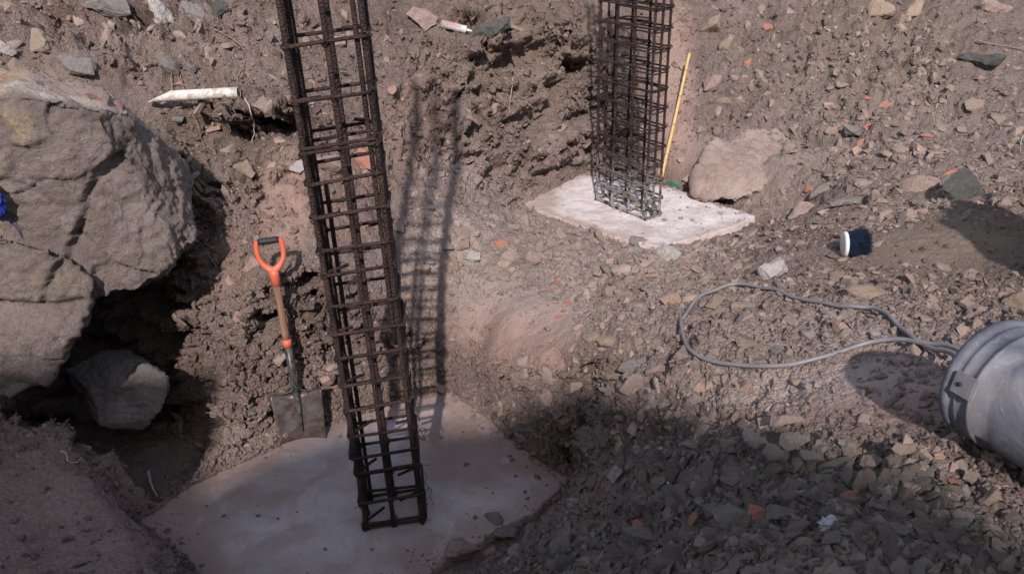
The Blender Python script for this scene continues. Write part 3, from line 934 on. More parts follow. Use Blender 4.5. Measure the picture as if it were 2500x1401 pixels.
# ---- stones one can point at (photo x, y, width px, height ratio, flatness, material, angle, label)
def named_stone(px, py, w, hr, mat, label, seed, name='stone', cat='stone', flat=0.5, ang=0.0, boxy=0.5, tilt=0.2, sink=0.1, n=14, cuts=3, group=None, amp=0.05):
    loc, nor = hit(px, py)
    dep = float((np.array(loc) - CAM) @ _F)
    s = w * dep / FPX / 2 * 1.22
    rng = np.random.default_rng(seed)
    me = hull_mesh(name, rock_points(rng, n, 1.0, hr, flat, boxy), mat, cuts, seed, amp)
    nn = (nor * (1 - tilt) + Vector((0, -0.25, 1)) * tilt * 2 + Vector(rng.normal(size=3)) * 0.08).normalized()
    q = Vector((0, 0, 1)).rotation_difference(nn).to_matrix()
    o = obj_me(name, me)
    if py > 1000 and px > 1100: sink -= .38
    o.matrix_world = Matrix.Translation(loc + nn * s * (flat * 0.62 - sink)) @ (q @ Matrix.Rotation(ang, 3, 'Z')).to_4x4() @ Matrix.Scale(s, 4)
    tag(o, label, cat, group)
    return o
R_ = math.radians
NAMED = [
 (268,18,150,.5,'grey','broad dark grey rock slab jutting out at the top left corner of the bank',1,dict(flat=.35,tilt=.8,ang=R_(-10))),
 (385,42,100,.55,'foam','lump of white lime crusted stone between the dark slab and grey stone at the top',2,dict(flat=.4,ang=R_(-25))),
 (472,48,95,.5,'grey','rounded grey stone right of the white crusted lump',3,dict(flat=.5)),
 (538,22,42,1.1,'dark','small upright bluish dark stone at the top edge above the white pipe',4,dict(flat=.5)),
 (93,118,66,.9,'tan','rounded orange brown stone above the huge boulder at the left',5,dict(flat=.75,boxy=.1)),
 (20,25,40,.8,'tan','small tan stone at the very top left edge',6,dict()),
 (180,160,100,.45,'grey','flat grey stone just behind the pink top of the huge boulder',7,dict(flat=.3)),
 (12,122,50,.7,'palerock','pale smooth stone cut by the left edge above the boulder',8,dict(flat=.6,boxy=.1)),
 (405,172,70,.6,'grey','grey faceted stone left of the hanging roots above the white pipe',9,dict(flat=.6,ang=R_(20))),
 (468,170,44,.7,'grey','small oval grey stone right of the hanging roots',10,dict(flat=.4,boxy=.1)),
 (648,265,66,.55,'pinkrock','oblong pinkish stone standing in the bank right of the white pipe',11,dict(flat=.4,ang=R_(-40))),
 (440,288,36,.5,'grey','small wedge stone just under the white pipe',12,dict()),
 (600,415,56,.55,'tan','brown wedge stone left of the bank hollow above the spade',13,dict(ang=R_(-20))),
 (805,398,80,.62,'pinkrock','squared pinkish block seen through the cage beside the orange brick',14,dict(flat=.45,boxy=.95,ang=R_(10))),
 (724,412,40,.85,'palerock','small knobbly pale stone left of the cage at the soil patch',16,dict(flat=.8,boxy=.1)),
 (820,110,60,.6,'tan','tan stone seen through the top of the near cage',17,dict()),
 (1030,48,80,.55,'pinkrock','flat reddish stone left of the sealant tube',18,dict(flat=.3,ang=R_(-15))),
 (1205,82,110,.35,'dark','dark stone under the overhang right of the sealant tube',19,dict(flat=.4)),
 (1255,72,70,.5,'tan','brown flat stone jutting from the far bank',20,dict(flat=.25,ang=R_(20))),
 (1742,72,52,1.0,'tan','brown block perched high on the slope right of the far cage',21,dict(flat=.7)),
 (1778,108,42,.8,'tan','smaller brown stone below the perched block',22,dict(flat=.6)),
 (1740,210,50,.8,'pinkrock','pinkish stone with a red stain right of the bamboo cane',23,dict(flat=.7)),
 (1768,250,40,.7,'tan','small brown stone below the pinkish one right of the cane',24,dict()),
 (2078,320,52,.85,'grey','grey rounded stone with a red shard on the right slope',25,dict(flat=.75,boxy=.15)),
 (2150,30,72,.55,'tan','large tan stone at the top edge of the right slope',26,dict(flat=.5)),
 (2235,28,66,.5,'tan','low crusty stone at the top edge, right of the large tan one',27,dict(flat=.4)),
 (2420,25,80,.5,'pinkrock','broad stone at the top right corner of the slope',28,dict(flat=.45)),
 (2390,150,105,.35,'dark','long dark greenish stone on the upper right slope',29,dict(flat=.3,ang=R_(-50),tilt=.6)),
 (2375,262,46,.95,'tan','upright tan stone in the middle of the right slope',30,dict(flat=.4)),
 (2240,462,84,.55,'pinkrock','largest pinkish stone on the rubble ridge behind the mound',31,dict(flat=.6)),
 (2350,478,86,.62,'dark','dark block at the tip of the shadow on the right',32,dict(flat=.8,boxy=.7)),
 (2010,470,66,.45,'grey','grey slabby stone on the rubble ridge near the red shard',33,dict(flat=.4)),
 (1960,520,90,.45,'pinkrock','long pinkish stone beyond the right corner of the bright footing',34,dict(flat=.35,ang=R_(15))),
 (2060,500,90,.35,'grey','flat grey stone at the foot of the sunny ridge',35,dict(flat=.35)),
 (1895,662,108,.42,'palerock','whitish angular stone lying between the hose and the bright footing',36,dict(flat=.4,ang=R_(28),tilt=.5)),
 (1632,632,70,.55,'palerock','pale wedge stone in front of the bright footing',37,dict(flat=.6,ang=R_(-10))),
 (1560,600,56,.5,'grey','grey brown stone against the front edge of the bright footing',38,dict(flat=.6)),
 (1296,635,42,.95,'pinkrock','round pinkish stone between the footings, right of the orange shard',39,dict(flat=.85,boxy=.05)),
 (1128,570,40,.8,'pinkrock','pinkish stone on the slope right of the cage shadow',40,dict(flat=.6)),
 (1152,628,42,.6,'palerock','pale flat stone right of the cage shadow',41,dict(flat=.4)),
 (1228,678,36,.6,'pinkrock','small flat stone below the orange shard',42,dict(flat=.4)),
 (1438,828,54,.4,'tan','yellowish flat stone, left of a pair in front of the hose loop',43,dict(flat=.3)),
 (1485,832,54,.55,'tan','yellowish flat stone, right of a pair in front of the hose loop',44,dict(flat=.35,ang=R_(25))),
 (1542,898,84,.42,'grey','brown slab at the upper rim of the cut above the near footing',45,dict(flat=.35,ang=R_(15),tilt=.5)),
 (1548,948,66,.6,'pinkrock','rounded stone below the brown slab at the rim of the cut',46,dict(flat=.6)),
 (1605,905,56,.6,'pinkrock','pinkish stone right of the brown slab at the rim of the cut',47,dict(flat=.5)),
 (1750,748,62,.45,'tan','brown block in the hose loop, first of three at its top left',48,dict(flat=.5,boxy=.8,ang=R_(25))),
 (1785,730,36,.6,'tan','small block touching two larger ones inside the hose loop',49,dict(flat=.5,boxy=.8)),
 (1815,752,60,.35,'tan','brown wedge in the hose loop, right of the three blocks',50,dict(flat=.45,ang=R_(15))),
 (1950,806,44,.7,'tan','lone stone in the middle of the hose loop',51,dict(flat=.6)),
 (1820,850,48,.8,'tan','yellowish faceted stone low in the hose loop',52,dict(flat=.6)),
 (1752,858,46,.8,'tan','brown stone at the lower left inside the hose loop',53,dict(flat=.6)),
 (1895,862,36,.7,'grey','grey brown stone at the lower edge of the hose loop',54,dict(flat=.6)),
 (2135,824,30,.9,'palerock','whitish pebble near the right end of the hose loop',55,dict(flat=.7)),
 (2120,716,92,.4,'tan','long tan stone between the brush and the hose',56,dict(flat=.4,ang=R_(-10))),
 (2485,745,66,.7,'tan','brown rock cut by the right edge above the bucket',57,dict(flat=.7,boxy=.7)),
 (2148,925,34,.7,'tan','flat crust of soil left of the bucket shadow',58,dict(flat=.3)),
 (1915,1052,80,.62,'pinkrock','brown stone at the edge of the shade, top of the rubble heap',59,dict(flat=.55)),
 (1848,1080,84,.65,'grey','large grey stone at the top of the rubble heap',60,dict(flat=.4,tilt=.6,ang=R_(-35))),
 (1888,1112,66,.7,'grey','squarish grey stone touching the lower side of the large one in the rubble',61,dict(flat=.4,tilt=.6)),
 (1945,1095,84,.4,'grey','grey block with a flat top, right of the two grey stones in the rubble',62,dict(flat=.5,boxy=.9)),
 (2140,1135,60,.7,'pinkrock','pinkish brown wedge at the edge of the shade below the trodden soil',63,dict(flat=.5,ang=R_(-35))),
 (2190,1120,70,.45,'tan','brown stone right of the pinkish wedge at the shade edge',64,dict(flat=.5)),
 (1980,1125,50,.7,'grey','blue grey stone in the middle of the rubble heap',65,dict(flat=.5)),
 (1795,1285,112,.55,'grey','biggest grey slab of the rubble heap, near the bottom',66,dict(flat=.35,tilt=.7,ang=R_(-25))),
 (1742,1250,48,.8,'grey','pale grey stone at the upper left of the biggest slab',67,dict(flat=.35,tilt=.6)),
 (1900,1262,76,.62,'grey','square grey slab right of the red tile fragment',68,dict(flat=.35,tilt=.7,boxy=.8)),
 (2075,1232,64,.4,'grey','grey stone with a reddish brown cap in the rubble heap',69,dict(flat=.5)),
 (1515,1165,42,.8,'palerock','pale round stone in the shaded heap above the near footing',70,dict(flat=.8,boxy=.1)),
 (1610,1190,44,.8,'grey','grey angular stone right of the pale round one in shade',71,dict(flat=.5)),
 (1198,1292,62,.6,'grey','dark rounded stone lying on the right edge of the near footing',72,dict(flat=.7,boxy=.2)),
 (1232,1322,70,.55,'grey','grey angular stone touching the dark one by the near footing',73,dict(flat=.5)),
 (1132,1375,96,.62,'pinkrock','pale pinkish stone at the bottom edge beside the near footing',74,dict(flat=.6,boxy=.3)),
 (1560,1330,90,.55,'grey','broad grey stone near the bottom of the shaded heap',75,dict(flat=.5)),
 (1380,1345,70,.6,'grey','grey stone at the lower left fringe of the shaded heap',76,dict(flat=.5)),
 (2010,1320,80,.5,'grey','grey stone under the crumpled paper in the heap',77,dict(flat=.4,tilt=.6)),
 (2200,1300,80,.5,'grey','long grey stone at the lower right of the heap',78,dict(flat=.4,ang=R_(-30))),
 (2360,1180,50,.6,'tan','tan stone below the bucket shadow',79,dict(flat=.6)),
 (2420,1225,60,.6,'tan','pale tan stone right of the orange chip under the bucket',80,dict(flat=.5)),
]
for px, py, w, hr, mt, lab, sd, kw in NAMED:
    named_stone(px, py, w, hr, M[mt], lab, 300 + sd, **kw)

BR = [
 (886,398,60,.75,'orange red brick lump seen through the near cage',1,dict(flat=.6)),
 (1222,597,40,.55,'bright orange brick shard on the pale rubble between the footings',2,dict(flat=.3,boxy=.9,ang=R_(-15))),
 (1367,690,40,.5,'flat red tile shard at the top of the shard cluster between the footings',3,dict(flat=.15,ang=R_(20))),
 (1385,640,38,.4,'thin red shard above the shard cluster between the footings',4,dict(flat=.12)),
 (1352,706,26,.5,'small red shard at the left of the shard cluster',5,dict(flat=.15)),
 (1384,742,22,.8,'small red shard below the shard cluster',6,dict(flat=.3)),
 (1372,772,36,.3,'dull red sliver under the shard cluster',7,dict(flat=.2)),
 (1874,70,26,.8,'small red shard high on the right slope',8,dict(flat=.5)),
 (1828,156,26,.7,'red chip right of the bamboo cane high on the slope',9,dict(flat=.5)),
 (2122,242,26,.5,'short red shard, left of the pair in the right slope',10,dict(flat=.2,ang=R_(-40))),
 (2165,255,54,.35,'long orange shard, right of the pair in the right slope',11,dict(flat=.2,ang=R_(25))),
 (2118,310,20,.9,'small orange chip right of the rounded grey stone',12,dict(flat=.4)),
 (2066,298,28,.5,'red chip on top of the rounded grey stone',13,dict(flat=.3)),
 (2100,350,30,.5,'orange shard below the rounded grey stone',14,dict(flat=.25,ang=R_(30))),
 (2262,330,36,.5,'jagged red shard right of the middle of the slope',15,dict(flat=.2,ang=R_(-40))),
 (1978,466,24,.9,'red brick chip on the ridge right of the flat rock',16,dict(flat=.6)),
 (2315,425,34,.4,'orange chip left of the shadow on the right',17,dict(flat=.3)),
 (1843,1265,46,1.3,'ribbed red tile fragment in the shaded heap beside the biggest slab',18,dict(flat=.25,tilt=.7)),
 (1700,1272,40,.8,'dark red tile chip left of the biggest slab in the heap',19,dict(flat=.3)),
 (2075,1212,50,.35,'flat orange brick piece on a stone in the shaded heap',20,dict(flat=.25)),
 (2320,1180,26,.9,'orange chip on the rubble under the bucket',21,dict(flat=.5)),
 (1572,1285,50,.6,'dull red brick piece in the shade left of the heap',22,dict(flat=.5)),
 (2420,105,0,0,'',0,None),
]
for px, py, w, hr, lab, sd, kw in BR:
    if kw is None: continue
    named_stone(px, py, w, hr, M['brick'], lab, 700 + sd, name='brick_fragment', cat='brick fragment', **kw)

# candidate points on the seen ground; rows of the grid are even in sight, so plain picks spread like the photo
VG = V.reshape(len(az), NRT, 3)
du = np.gradient(VG, axis=0); dv = np.gradient(VG, axis=1)
NG = np.cross(dv, du); NG /= (np.linalg.norm(NG, axis=-1, keepdims=True) + 1e-12); NG[NG[..., 2] < 0] *= -1
NG = NG.reshape(-1, 3)
allp = np.arange(NA * NRT)
allp = allp[(allp % NRT) < NR]
qx, qy, qf = ppx[allp], ppy[allp], pf[allp]
def bl(cx, cy, rx, ry, soft=0.5):
    q = np.sqrt(((qx - cx) / rx) ** 2 + ((qy - cy) / ry) ** 2)
    return 1 - sstep(1 - soft, 1 + soft, q)
dens = np.full(len(allp), 0.22)
dens += 0.16 * bl(1900, 1290, 640, 200, .35) + 0.5 * bl(1550, 1000, 260, 120)
dens += 1.5 * bl(2250, 300, 420, 220, .4) + .8 * bl(2000, 120, 400, 170) + 0.8 * bl(2050, 480, 300, 90) + .4 * bl(1900, 100, 400, 150)
dens += 1.1 * bl(1450, 640, 420, 110, .4) + 0.7 * bl(1100, 520, 130, 130) + .7 * bl(1500, 790, 130, 80) + .6 * bl(2150, 720, 350, 60)
dens += 0.5 * bl(1850, 810, 200, 70) + .5 * bl(2350, 1130, 200, 60) + .5 * bl(560, 420, 180, 130) + .5 * bl(300, 100, 400, 130) + .25 * bl(1200, 250, 300, 220)
dens *= 1 - 0.9 * np.clip(bl(1290, 790, 140, 70) + bl(2330, 600, 250, 75) + bl(2080, 960, 330, 85) + .6 * bl(1900, 810, 170, 60) + bl(700, 500, 50, 90) + .9 * bl(150, 1280, 330, 170) + bl(1650, 230, 35, 170) + .8 * bl(1450, 1200, 80, 50) + .8 * bl(1330, 1265, 60, 40) + .7 * bl(900, 470, 60, 90), 0, 1)
rock_zone = (bl(1820, 400, 120, 85, .2) + bl(200, 560, 260, 420, .15)) > 0.5
dd1, dd2 = d1[allp], d2[allp]
dens = np.where((dd1 < 0.0) | (dd2 < 0.0) | rock_zone, 0.0, dens)
for px, py, w, hr, *_r in NAMED + BR:
    if w:
        dens *= 1 - bl(px, py - w * .05, w * .60, w * max(.36, min(.7, hr * .7)), .06)
dens *= (qx > -500) & (qx < 3000) & (qy < 1750) & (qy > -250)
prob = dens / dens.sum()

def pick(n, rng):
    return allp[rng.choice(len(allp), size=n, p=prob, replace=False)]

def big_factor(px, py):
    """where the stones run large"""
    q = lambda cx, cy, rx, ry: 1 - sstep(0.6, 1.3, np.sqrt(((px - cx) / rx) ** 2 + ((py - cy) / ry) ** 2))
    return 0.42 + 0.65 * q(1900, 1290, 640, 200) + .35 * q(2300, 380, 300, 150) + .25 * q(1450, 640, 400, 110) + .3 * q(300, 100, 400, 130) + .2 * q(2150, 720, 350, 60)

def rot_to(nrm, rng, tiltsd=0.35):
    n = Vector(nrm) + Vector(rng.normal(size=3)) * tiltsd
    n.normalize()
    q = Vector((0, 0, 1)).rotation_difference(n)
    return (q.to_matrix() @ Matrix.Rotation(rng.uniform(0, 6.283), 3, 'Z'))

srng = np.random.default_rng(77)
NS = 30000
sel = pick(NS, srng)
spx, spy, sdep = ppx[sel], ppy[sel], pf[sel]
# power-law sizes in metres (half length), never under about two pixels
size = 0.0042 * (1 - srng.random(NS)) ** (-1 / 1.6)
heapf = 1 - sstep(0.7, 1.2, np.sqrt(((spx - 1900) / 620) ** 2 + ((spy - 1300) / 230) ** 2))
size = np.minimum(size * (1 + .55 * heapf), 0.055) * (0.6 + big_factor(spx, spy))
size = np.maximum(size, sdep * 0.0014)
size = np.minimum(size, sdep * (0.0150 + .006 * heapf))
inview = (spx > 0) & (spx < 2500) & (spy > 0) & (spy < 1401)
order = np.argsort(-np.where(inview, size / sdep, 0))
indiv = set(order[:225].tolist())

def zone(px, py):
    if px > 1180 and py > 1000:
        if px < 1480:
            return ('grey brown stone at the shaded fringe where the rubble meets the near footing', 'stones at the near footing edge')
        if py > 1250 and px < 1960:
            return ('grey brown stone in the dark rubble around the biggest slab at the bottom', 'stones around the biggest slab')
        if py > 1250:
            return ('grey brown stone in the bottom right corner of the rubble heap', 'stones of the lower right corner')
        if px > 2100:
            return ('brown stone on the slope of rubble just below the bucket', 'stones below the bucket')
        if px > 1750:
            return ('dark grey stone in the upper part of the shaded heap below the trodden soil', 'stones of the heap top')
        return ('dark grey stone on the left flank of the shaded heap above the ramp', 'stones of the heap left flank')
    if px > 1900 and py < 560: 
        return ('angular brown stone on the sunny rubble slope at the upper right', 'stones of the upper right slope')
    if px > 1650 and py >= 560: 
        return ('dusty brown stone on the trodden ground around the hose and brush', 'stones around the hose and brush')
    if px > 980 and py > 440: 
        return ('pale dusty stone on the sunny ground between the two footings', 'stones between the footings')
    if px > 980: 
        return ('brown stone bedded in the dark earth bank behind the bright footing', 'stones in the far bank')
    if py < 480: 
        return ('brown stone lying on the bank above the spade and beside the cage', 'stones of the left bank')
    return ('dark brown stone at the foot of the bank around the spade', 'stones around the spade')

ACC = {True: [[], [], [], 0], False: [[], [], [], 0]}
for k in range(NS):
    gi = sel[k]
    p = V[gi]; nn = NG[gi]; s = size[k]
    Rm = rot_to(nn, srng, 0.24 - .10 * heapf[k])
    ti = int(srng.integers(len(TG)))
    if k in indiv:
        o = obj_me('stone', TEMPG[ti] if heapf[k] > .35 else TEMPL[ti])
        o.matrix_world = Matrix.Translation(Vector(p) + Vector(nn) * s * 0.04) @ Rm.to_4x4() @ Matrix.Scale(s, 4)
        lb, gr = zone(spx[k], spy[k])
        tag(o, lb, 'stone', gr)
        continue
    v, f = TG[ti]
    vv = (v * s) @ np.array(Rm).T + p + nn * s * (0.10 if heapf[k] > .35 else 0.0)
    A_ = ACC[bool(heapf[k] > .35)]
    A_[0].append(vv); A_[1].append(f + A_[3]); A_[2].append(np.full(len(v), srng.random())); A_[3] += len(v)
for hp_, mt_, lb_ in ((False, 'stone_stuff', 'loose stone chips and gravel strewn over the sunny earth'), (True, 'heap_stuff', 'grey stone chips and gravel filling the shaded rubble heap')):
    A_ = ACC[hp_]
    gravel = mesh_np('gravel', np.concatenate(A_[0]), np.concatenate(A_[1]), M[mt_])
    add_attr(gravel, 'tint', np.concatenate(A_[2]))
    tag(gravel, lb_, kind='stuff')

# crumbs of soil: tiny clods everywhere on rough ground, clinging to banks
NC = 46000
dens_save = prob
pr2 = (0.5 + steep[allp]) * ((dd1 > -0.03) & (dd2 > -0.02)) * (~rock_zone) * (qx > -300) * (qx < 2800) * (qy < 1600) * (qy > -150)
for px, py, w, hr, *_r in NAMED + BR:
    if w:
        pr2 = pr2 * (1 - bl(px, py, w * .5, w * .33, .08))
pr2 = pr2 * (1 + 1.0 * bl(1900, 1290, 640, 200) + 1.6 * bl(2000, 180, 420, 200) + 1.2 * bl(1250, 200, 260, 260) + bl(450, 250, 400, 300) + bl(620, 850, 200, 250)) * (1 - .85 * np.clip(bl(1290, 790, 140, 70) + bl(2330, 600, 250, 75) + .6 * bl(2080, 960, 330, 85) + bl(150, 1280, 330, 170), 0, 1))
pr2 = pr2 / pr2.sum()
sel2 = allp[srng.choice(len(allp), size=NC, p=pr2, replace=False)]
VV, FF, GI = [], [], []
base = 0
TGs = sorted(TG, key=lambda t: len(t[0]))[:10]
for gi in sel2:
    s = max(0.0045 * (1 - srng.random()) ** -0.55, pf[gi] * 0.0012) * (1 + .5 * steep[gi])
    s = min(s, 0.040, pf[gi] * .0080)
    v, f = TGs[int(srng.integers(10))]
    Rm = np.array(rot_to(NG[gi], srng, 0.8))
    VV.append((v * s * np.array([1, 1, 1.3])) @ Rm.T + V[gi] + NG[gi] * s * 0.2); FF.append(f + base); base += len(v); GI.append(np.full(len(v), gi))
clods = mesh_np('soil_crumbs', np.concatenate(VV), np.concatenate(FF), M['soil'])
for nm_ in ('pink', 'pale', 'grey', 'ochre'): add_attr(clods, nm_, SOILMAP[nm_][np.concatenate(GI)])
tag(clods, 'crumbs of brown soil lying over the banks and ground', kind='stuff')

CT = []
for k in range(8):
    me_ = hull_mesh('clod', rock_points(rg, 12, 1.0, rg.uniform(.7, 1), rg.uniform(.5, .8), .2), M['soil'], 1, 50 + k, .16)
    CT.append((np.array([v.co[:] for v in me_.vertices]), np.array([p.vertices[:] for p in me_.polygons])))
    bpy.data.meshes.remove(me_)
pr3 = ((dd1 > 0.03) & (dd2 > 0.03)) * (~rock_zone) * (bl(560, 400, 230, 150, .3) + 1.2 * bl(1260, 200, 250, 230, .3) + .9 * bl(300, 60, 450, 110, .3) + .8 * bl(660, 850, 180, 200, .3)
    + .5 * bl(1950, 150, 350, 180, .3) + .8 * bl(1360, 1020, 150, 110, .3) + .5 * bl(900, 200, 200, 200)) * (1 - .9 * bl(700, 500, 50, 90)) * (1 - bl(470, 235, 140, 22, .1))
for px, py, w, hr, *_r in NAMED + BR:
    if w:
        pr3 = pr3 * (1 - bl(px, py, w * .75, w * .6, .08))
pr3 = pr3 * (qx > -100) * (qx < 2600) * (qy > -80)
pr3 = pr3 / pr3.sum()
VV, FF, GI = [], [], []
base = 0
for gi in allp[srng.choice(len(allp), size=2600, p=pr3, replace=False)]:
    s_ = min(0.012 * (1 - srng.random()) ** -0.5, 0.055)
    v, f = CT[int(srng.integers(8))]
    Rm = np.array(rot_to(NG[gi], srng, 0.6))
    VV.append((v * s_) @ Rm.T + V[gi] + NG[gi] * s_ * 0.15); FF.append(f + base); base += len(v); GI.append(np.full(len(v), gi))
clod2 = mesh_np('earth_clods', np.concatenate(VV), np.concatenate(FF), M['soil'])
for nm_ in ('pink', 'pale', 'grey', 'ochre'): add_attr(clod2, nm_, SOILMAP[nm_][np.concatenate(GI)])
tag(clod2, 'chunky clods of brown earth clinging to the cut banks', kind='stuff')

# ------------------------------------------------------------------ rebar cages
def ring_path(hx, hy, rc=0.012, z=0.0, slope=0.0, hook=True):
    cs = [(-hx, -hy), (hx, -hy), (hx, hy), (-hx, hy)]
    out = []
    for i, (cx, cy) in enumerate(cs):
        a0 = math.pi + i * math.pi / 2
        ox, oy = cx - math.copysign(rc, cx), cy - math.copysign(rc, cy)
        for k in range(4):
            a = a0 + k / 3 * math.pi / 2
            x, y = ox + rc * math.cos(a), oy + rc * math.sin(a)
            out.append((x, y, z + slope * x))
    return out + [out[0]]

def tie(bm, p, s, rng):
    """twisted wire knot round a crossing"""
    p = Vector(p)
    for k in range(3):
        ax = Vector(rng.normal(size=3)).normalized(); b = ax.orthogonal().normalized(); c = ax.cross(b)
        add_tube(bm, [p + (b * math.cos(t) + c * math.sin(t)) * s * (0.9 + 0.1 * math.sin(5 * t)) for t in np.linspace(0, 6.0, 9)], 0.0018, 4)
    d = Vector((rng.normal(), -abs(rng.normal()), rng.normal() * 0.6)).normalized()
    q = Vector(rng.normal(size=3)).normalized()
    L_ = rng.uniform(0.015, 0.05)
    add_tube(bm, smooth_path([p, p + d * L_ * .6 + q * .006, p + d * L_ + q * .02], 3), 0.0011, 4)

# near cage
cb = atZ(964, 1250, 0.0)
ct = atY(787, 0, cb[1] + 0.02)
axis = Vector(ct - cb)
H1 = 3.25
zax = axis.normalized()
xax = Vector((1, 0.13, 0)); xax = (xax - zax * xax.dot(zax)).normalized()
yax = zax.cross(xax)
Mc = Matrix((( xax.x, yax.x, zax.x, cb[0]), (xax.y, yax.y, zax.y, cb[1]), (xax.z, yax.z, zax.z, cb[2]), (0, 0, 0, 1)))
cage = thing('rebar_cage', 'near leaning rusty rebar column cage rising from the shaded footing beside the spade', 'rebar cage')
cage.matrix_world = Mc
hx, hy = 0.130, 0.098
crng = np.random.default_rng(3)
bars = []
for i, (x, y) in enumerate([(-hx, -hy), (0.0, -hy), (hx, -hy), (hx, 0), (hx, hy), (0.0, hy), (-hx, hy), (-hx, 0)]):
    x *= 0.90; y *= 0.90
    bm = bmesh.new()
    ph = crng.uniform(0, 6)
    path = [(x + 0.003 * math.sin(z * 2.1 + ph), y + 0.003 * math.cos(z * 1.7 + ph), z) for z in np.linspace(-0.03, H1, 40)]
    add_tube(bm, path, [0.0098 * crng.uniform(.92, 1.1) for _ in path], 8)
    obj_bm('vertical_bar', bm, M['rebar'], cage, True)
    bars.append((x, y))
for i, (x, y, z0, z1, ln) in enumerate([(-hx * .9 - .004, -hy * .9 + .019, 0.0, H1, .000), (hx * .9 + .006, -hy * .9 + .018, 0.0, H1, -.001), (hx * .9 - .020, -hy * .9 + .002, 0.9, H1, -.001), (-hx * .9 + .016, hy * .9, 0.0, 1.5, .01), (hx * .9 + .002, hy * .9 - .020, 0.3, H1, .004)]):
    bm = bmesh.new()
    add_tube(bm, [(x + ln * (z - z0), y, z) for z in np.linspace(z0, z1, 24)], 0.0085, 8)
    o = obj_bm('lapped_bar', bm, M['rebar'], cage, True)
ties = bmesh.new()
zs = []
for py in [1281, 1272, 1224, 1152, 1105, 1060, 998, 935, 872, 812, 748, 668, 607, 532, 438, 372, 355, 245, 108]:
    t_ = (1278 - py) / 1278.0
    pz_ = atY(964 - 175 * t_, py - 3, cb[1] - 0.095)
    zs.append(float((Vector(pz_) - Vector(cb)).dot(zax)))
zs += [zs[-1] + .2, zs[-1] + .42, zs[-1] + .62, zs[-1] + .85]
zs = [z_ for z_ in zs if z_ < H1 - .03]
for k, z in enumerate(zs):
    sl = 0.02 + 0.035 * z + crng.normal() * .015
    _tl, _sc = crng.normal() * .05, crng.uniform(.97, 1.06)
    bm = bmesh.new()
    add_tube(bm, [(p[0] + crng.normal() * .0022, p[1] + crng.normal() * .0015, p[2] + crng.normal() * .003 + _tl * p[1]) for p in ring_path(hx * _sc, hy * _sc, 0.016, z, sl)], 0.0068, 7)
    o = obj_bm('stirrup', bm, M['rebar'], cage, True)
    # hooked stirrup ends pointing inwards
    bm = bmesh.new()
    c0 = (-hx, -hy) if k % 2 else (hx, hy)
    sg = 1 if k % 2 else -1
    zz = z + sl * c0[0]
    add_tube(bm, [(c0[0] + sg * .004, c0[1] + sg * .012, zz + .004), (c0[0] + sg * .02, c0[1] + sg * .02, zz + .006), (c0[0] + sg * (.085 + crng.uniform(-.01, .02)), c0[1] + sg * crng.uniform(.04, .08), zz + crng.uniform(.0, .03))], 0.0064, 7)
    obj_bm('hook', bm, M['rebar'], cage, True)
    for (x, y) in bars:
        for _q in range(2 if z < .9 else 1):
            if crng.random() < 0.9:
                tie(ties, (x * 1.03, y * 1.03, z + sl * x), crng.uniform(.013, .020), crng)
# loose wire loops low on the right side
for k in range(5):
    c = Vector((hx + .01 + crng.uniform(-.005, .02), -hy + crng.uniform(0, .2), 0.12 + k * .13))
    add_tube(ties, smooth_path([c - Vector((.012, 0, 0)), c + Vector((.006, -.01, .02)), c + Vector((.014, 0, -.01)), c + Vector((.004, .0, -.035)), c + Vector((.018, -.01, -.06 + .015 * crng.normal()))], 4), 0.0013, 4)
tw = obj_bm('tie_wire', ties, M['wire'], cage)
tag(tw, kind='stuff')

# far cage: long rectangle seen corner-on, crowded with inner ties
fl = atZ(1453, 490, SLAB2_Z); fr = atZ(1577, 540, SLAB2_Z)
lx = Vector(fr - fl); ll = lx.length; lx.normalize()
ly = Vector((-lx.y, lx.x, 0))
if ly.y < 0: ly = -ly
dep2 = 0.15
c2 = Vector(fl) + lx * ll / 2 + ly * dep2 / 2
top2 = Vector(atY(1548, 0, c2.y - 0.0))
zax = (top2 - c2).normalized()
zax = (zax * 0.5 + Vector((0, 0, 1)) * 0.5).normalized()
lx = (lx - zax * lx.dot(zax)).normalized(); ly = zax.cross(lx)
cage2 = thing('rebar_cage', 'far dense rectangular rebar column cage standing on the bright sunlit footing', 'rebar cage')
cage2.matrix_world = Matrix(((lx.x, ly.x, zax.x, c2.x), (lx.y, ly.y, zax.y, c2.y), (lx.z, ly.z, zax.z, c2.z), (0, 0, 0, 1)))
HX, HY, H2 = ll / 2, dep2 / 2, 2.3
b2 = []
for x in (-HX, -HX * .36, HX * .30, HX):
    for y in (-HY, HY):
        b2.append((x * .95, y * .9))
b2 += [(HX * .95, 0.0), (-HX * .95, 0.0)]
for (x, y) in b2:
    bm = bmesh.new(); ph = crng.uniform(0, 6)
    add_tube(bm, [(x + .003 * math.sin(2 * z + ph), y + .003 * math.cos(1.6 * z + ph), z) for z in np.linspace(-.03, H2, 24)], 0.0085, 8)
    obj_bm('vertical_bar', bm, M['rebar_c'], cage2, True)
ties = bmesh.new()
z = 0.015; k = 0
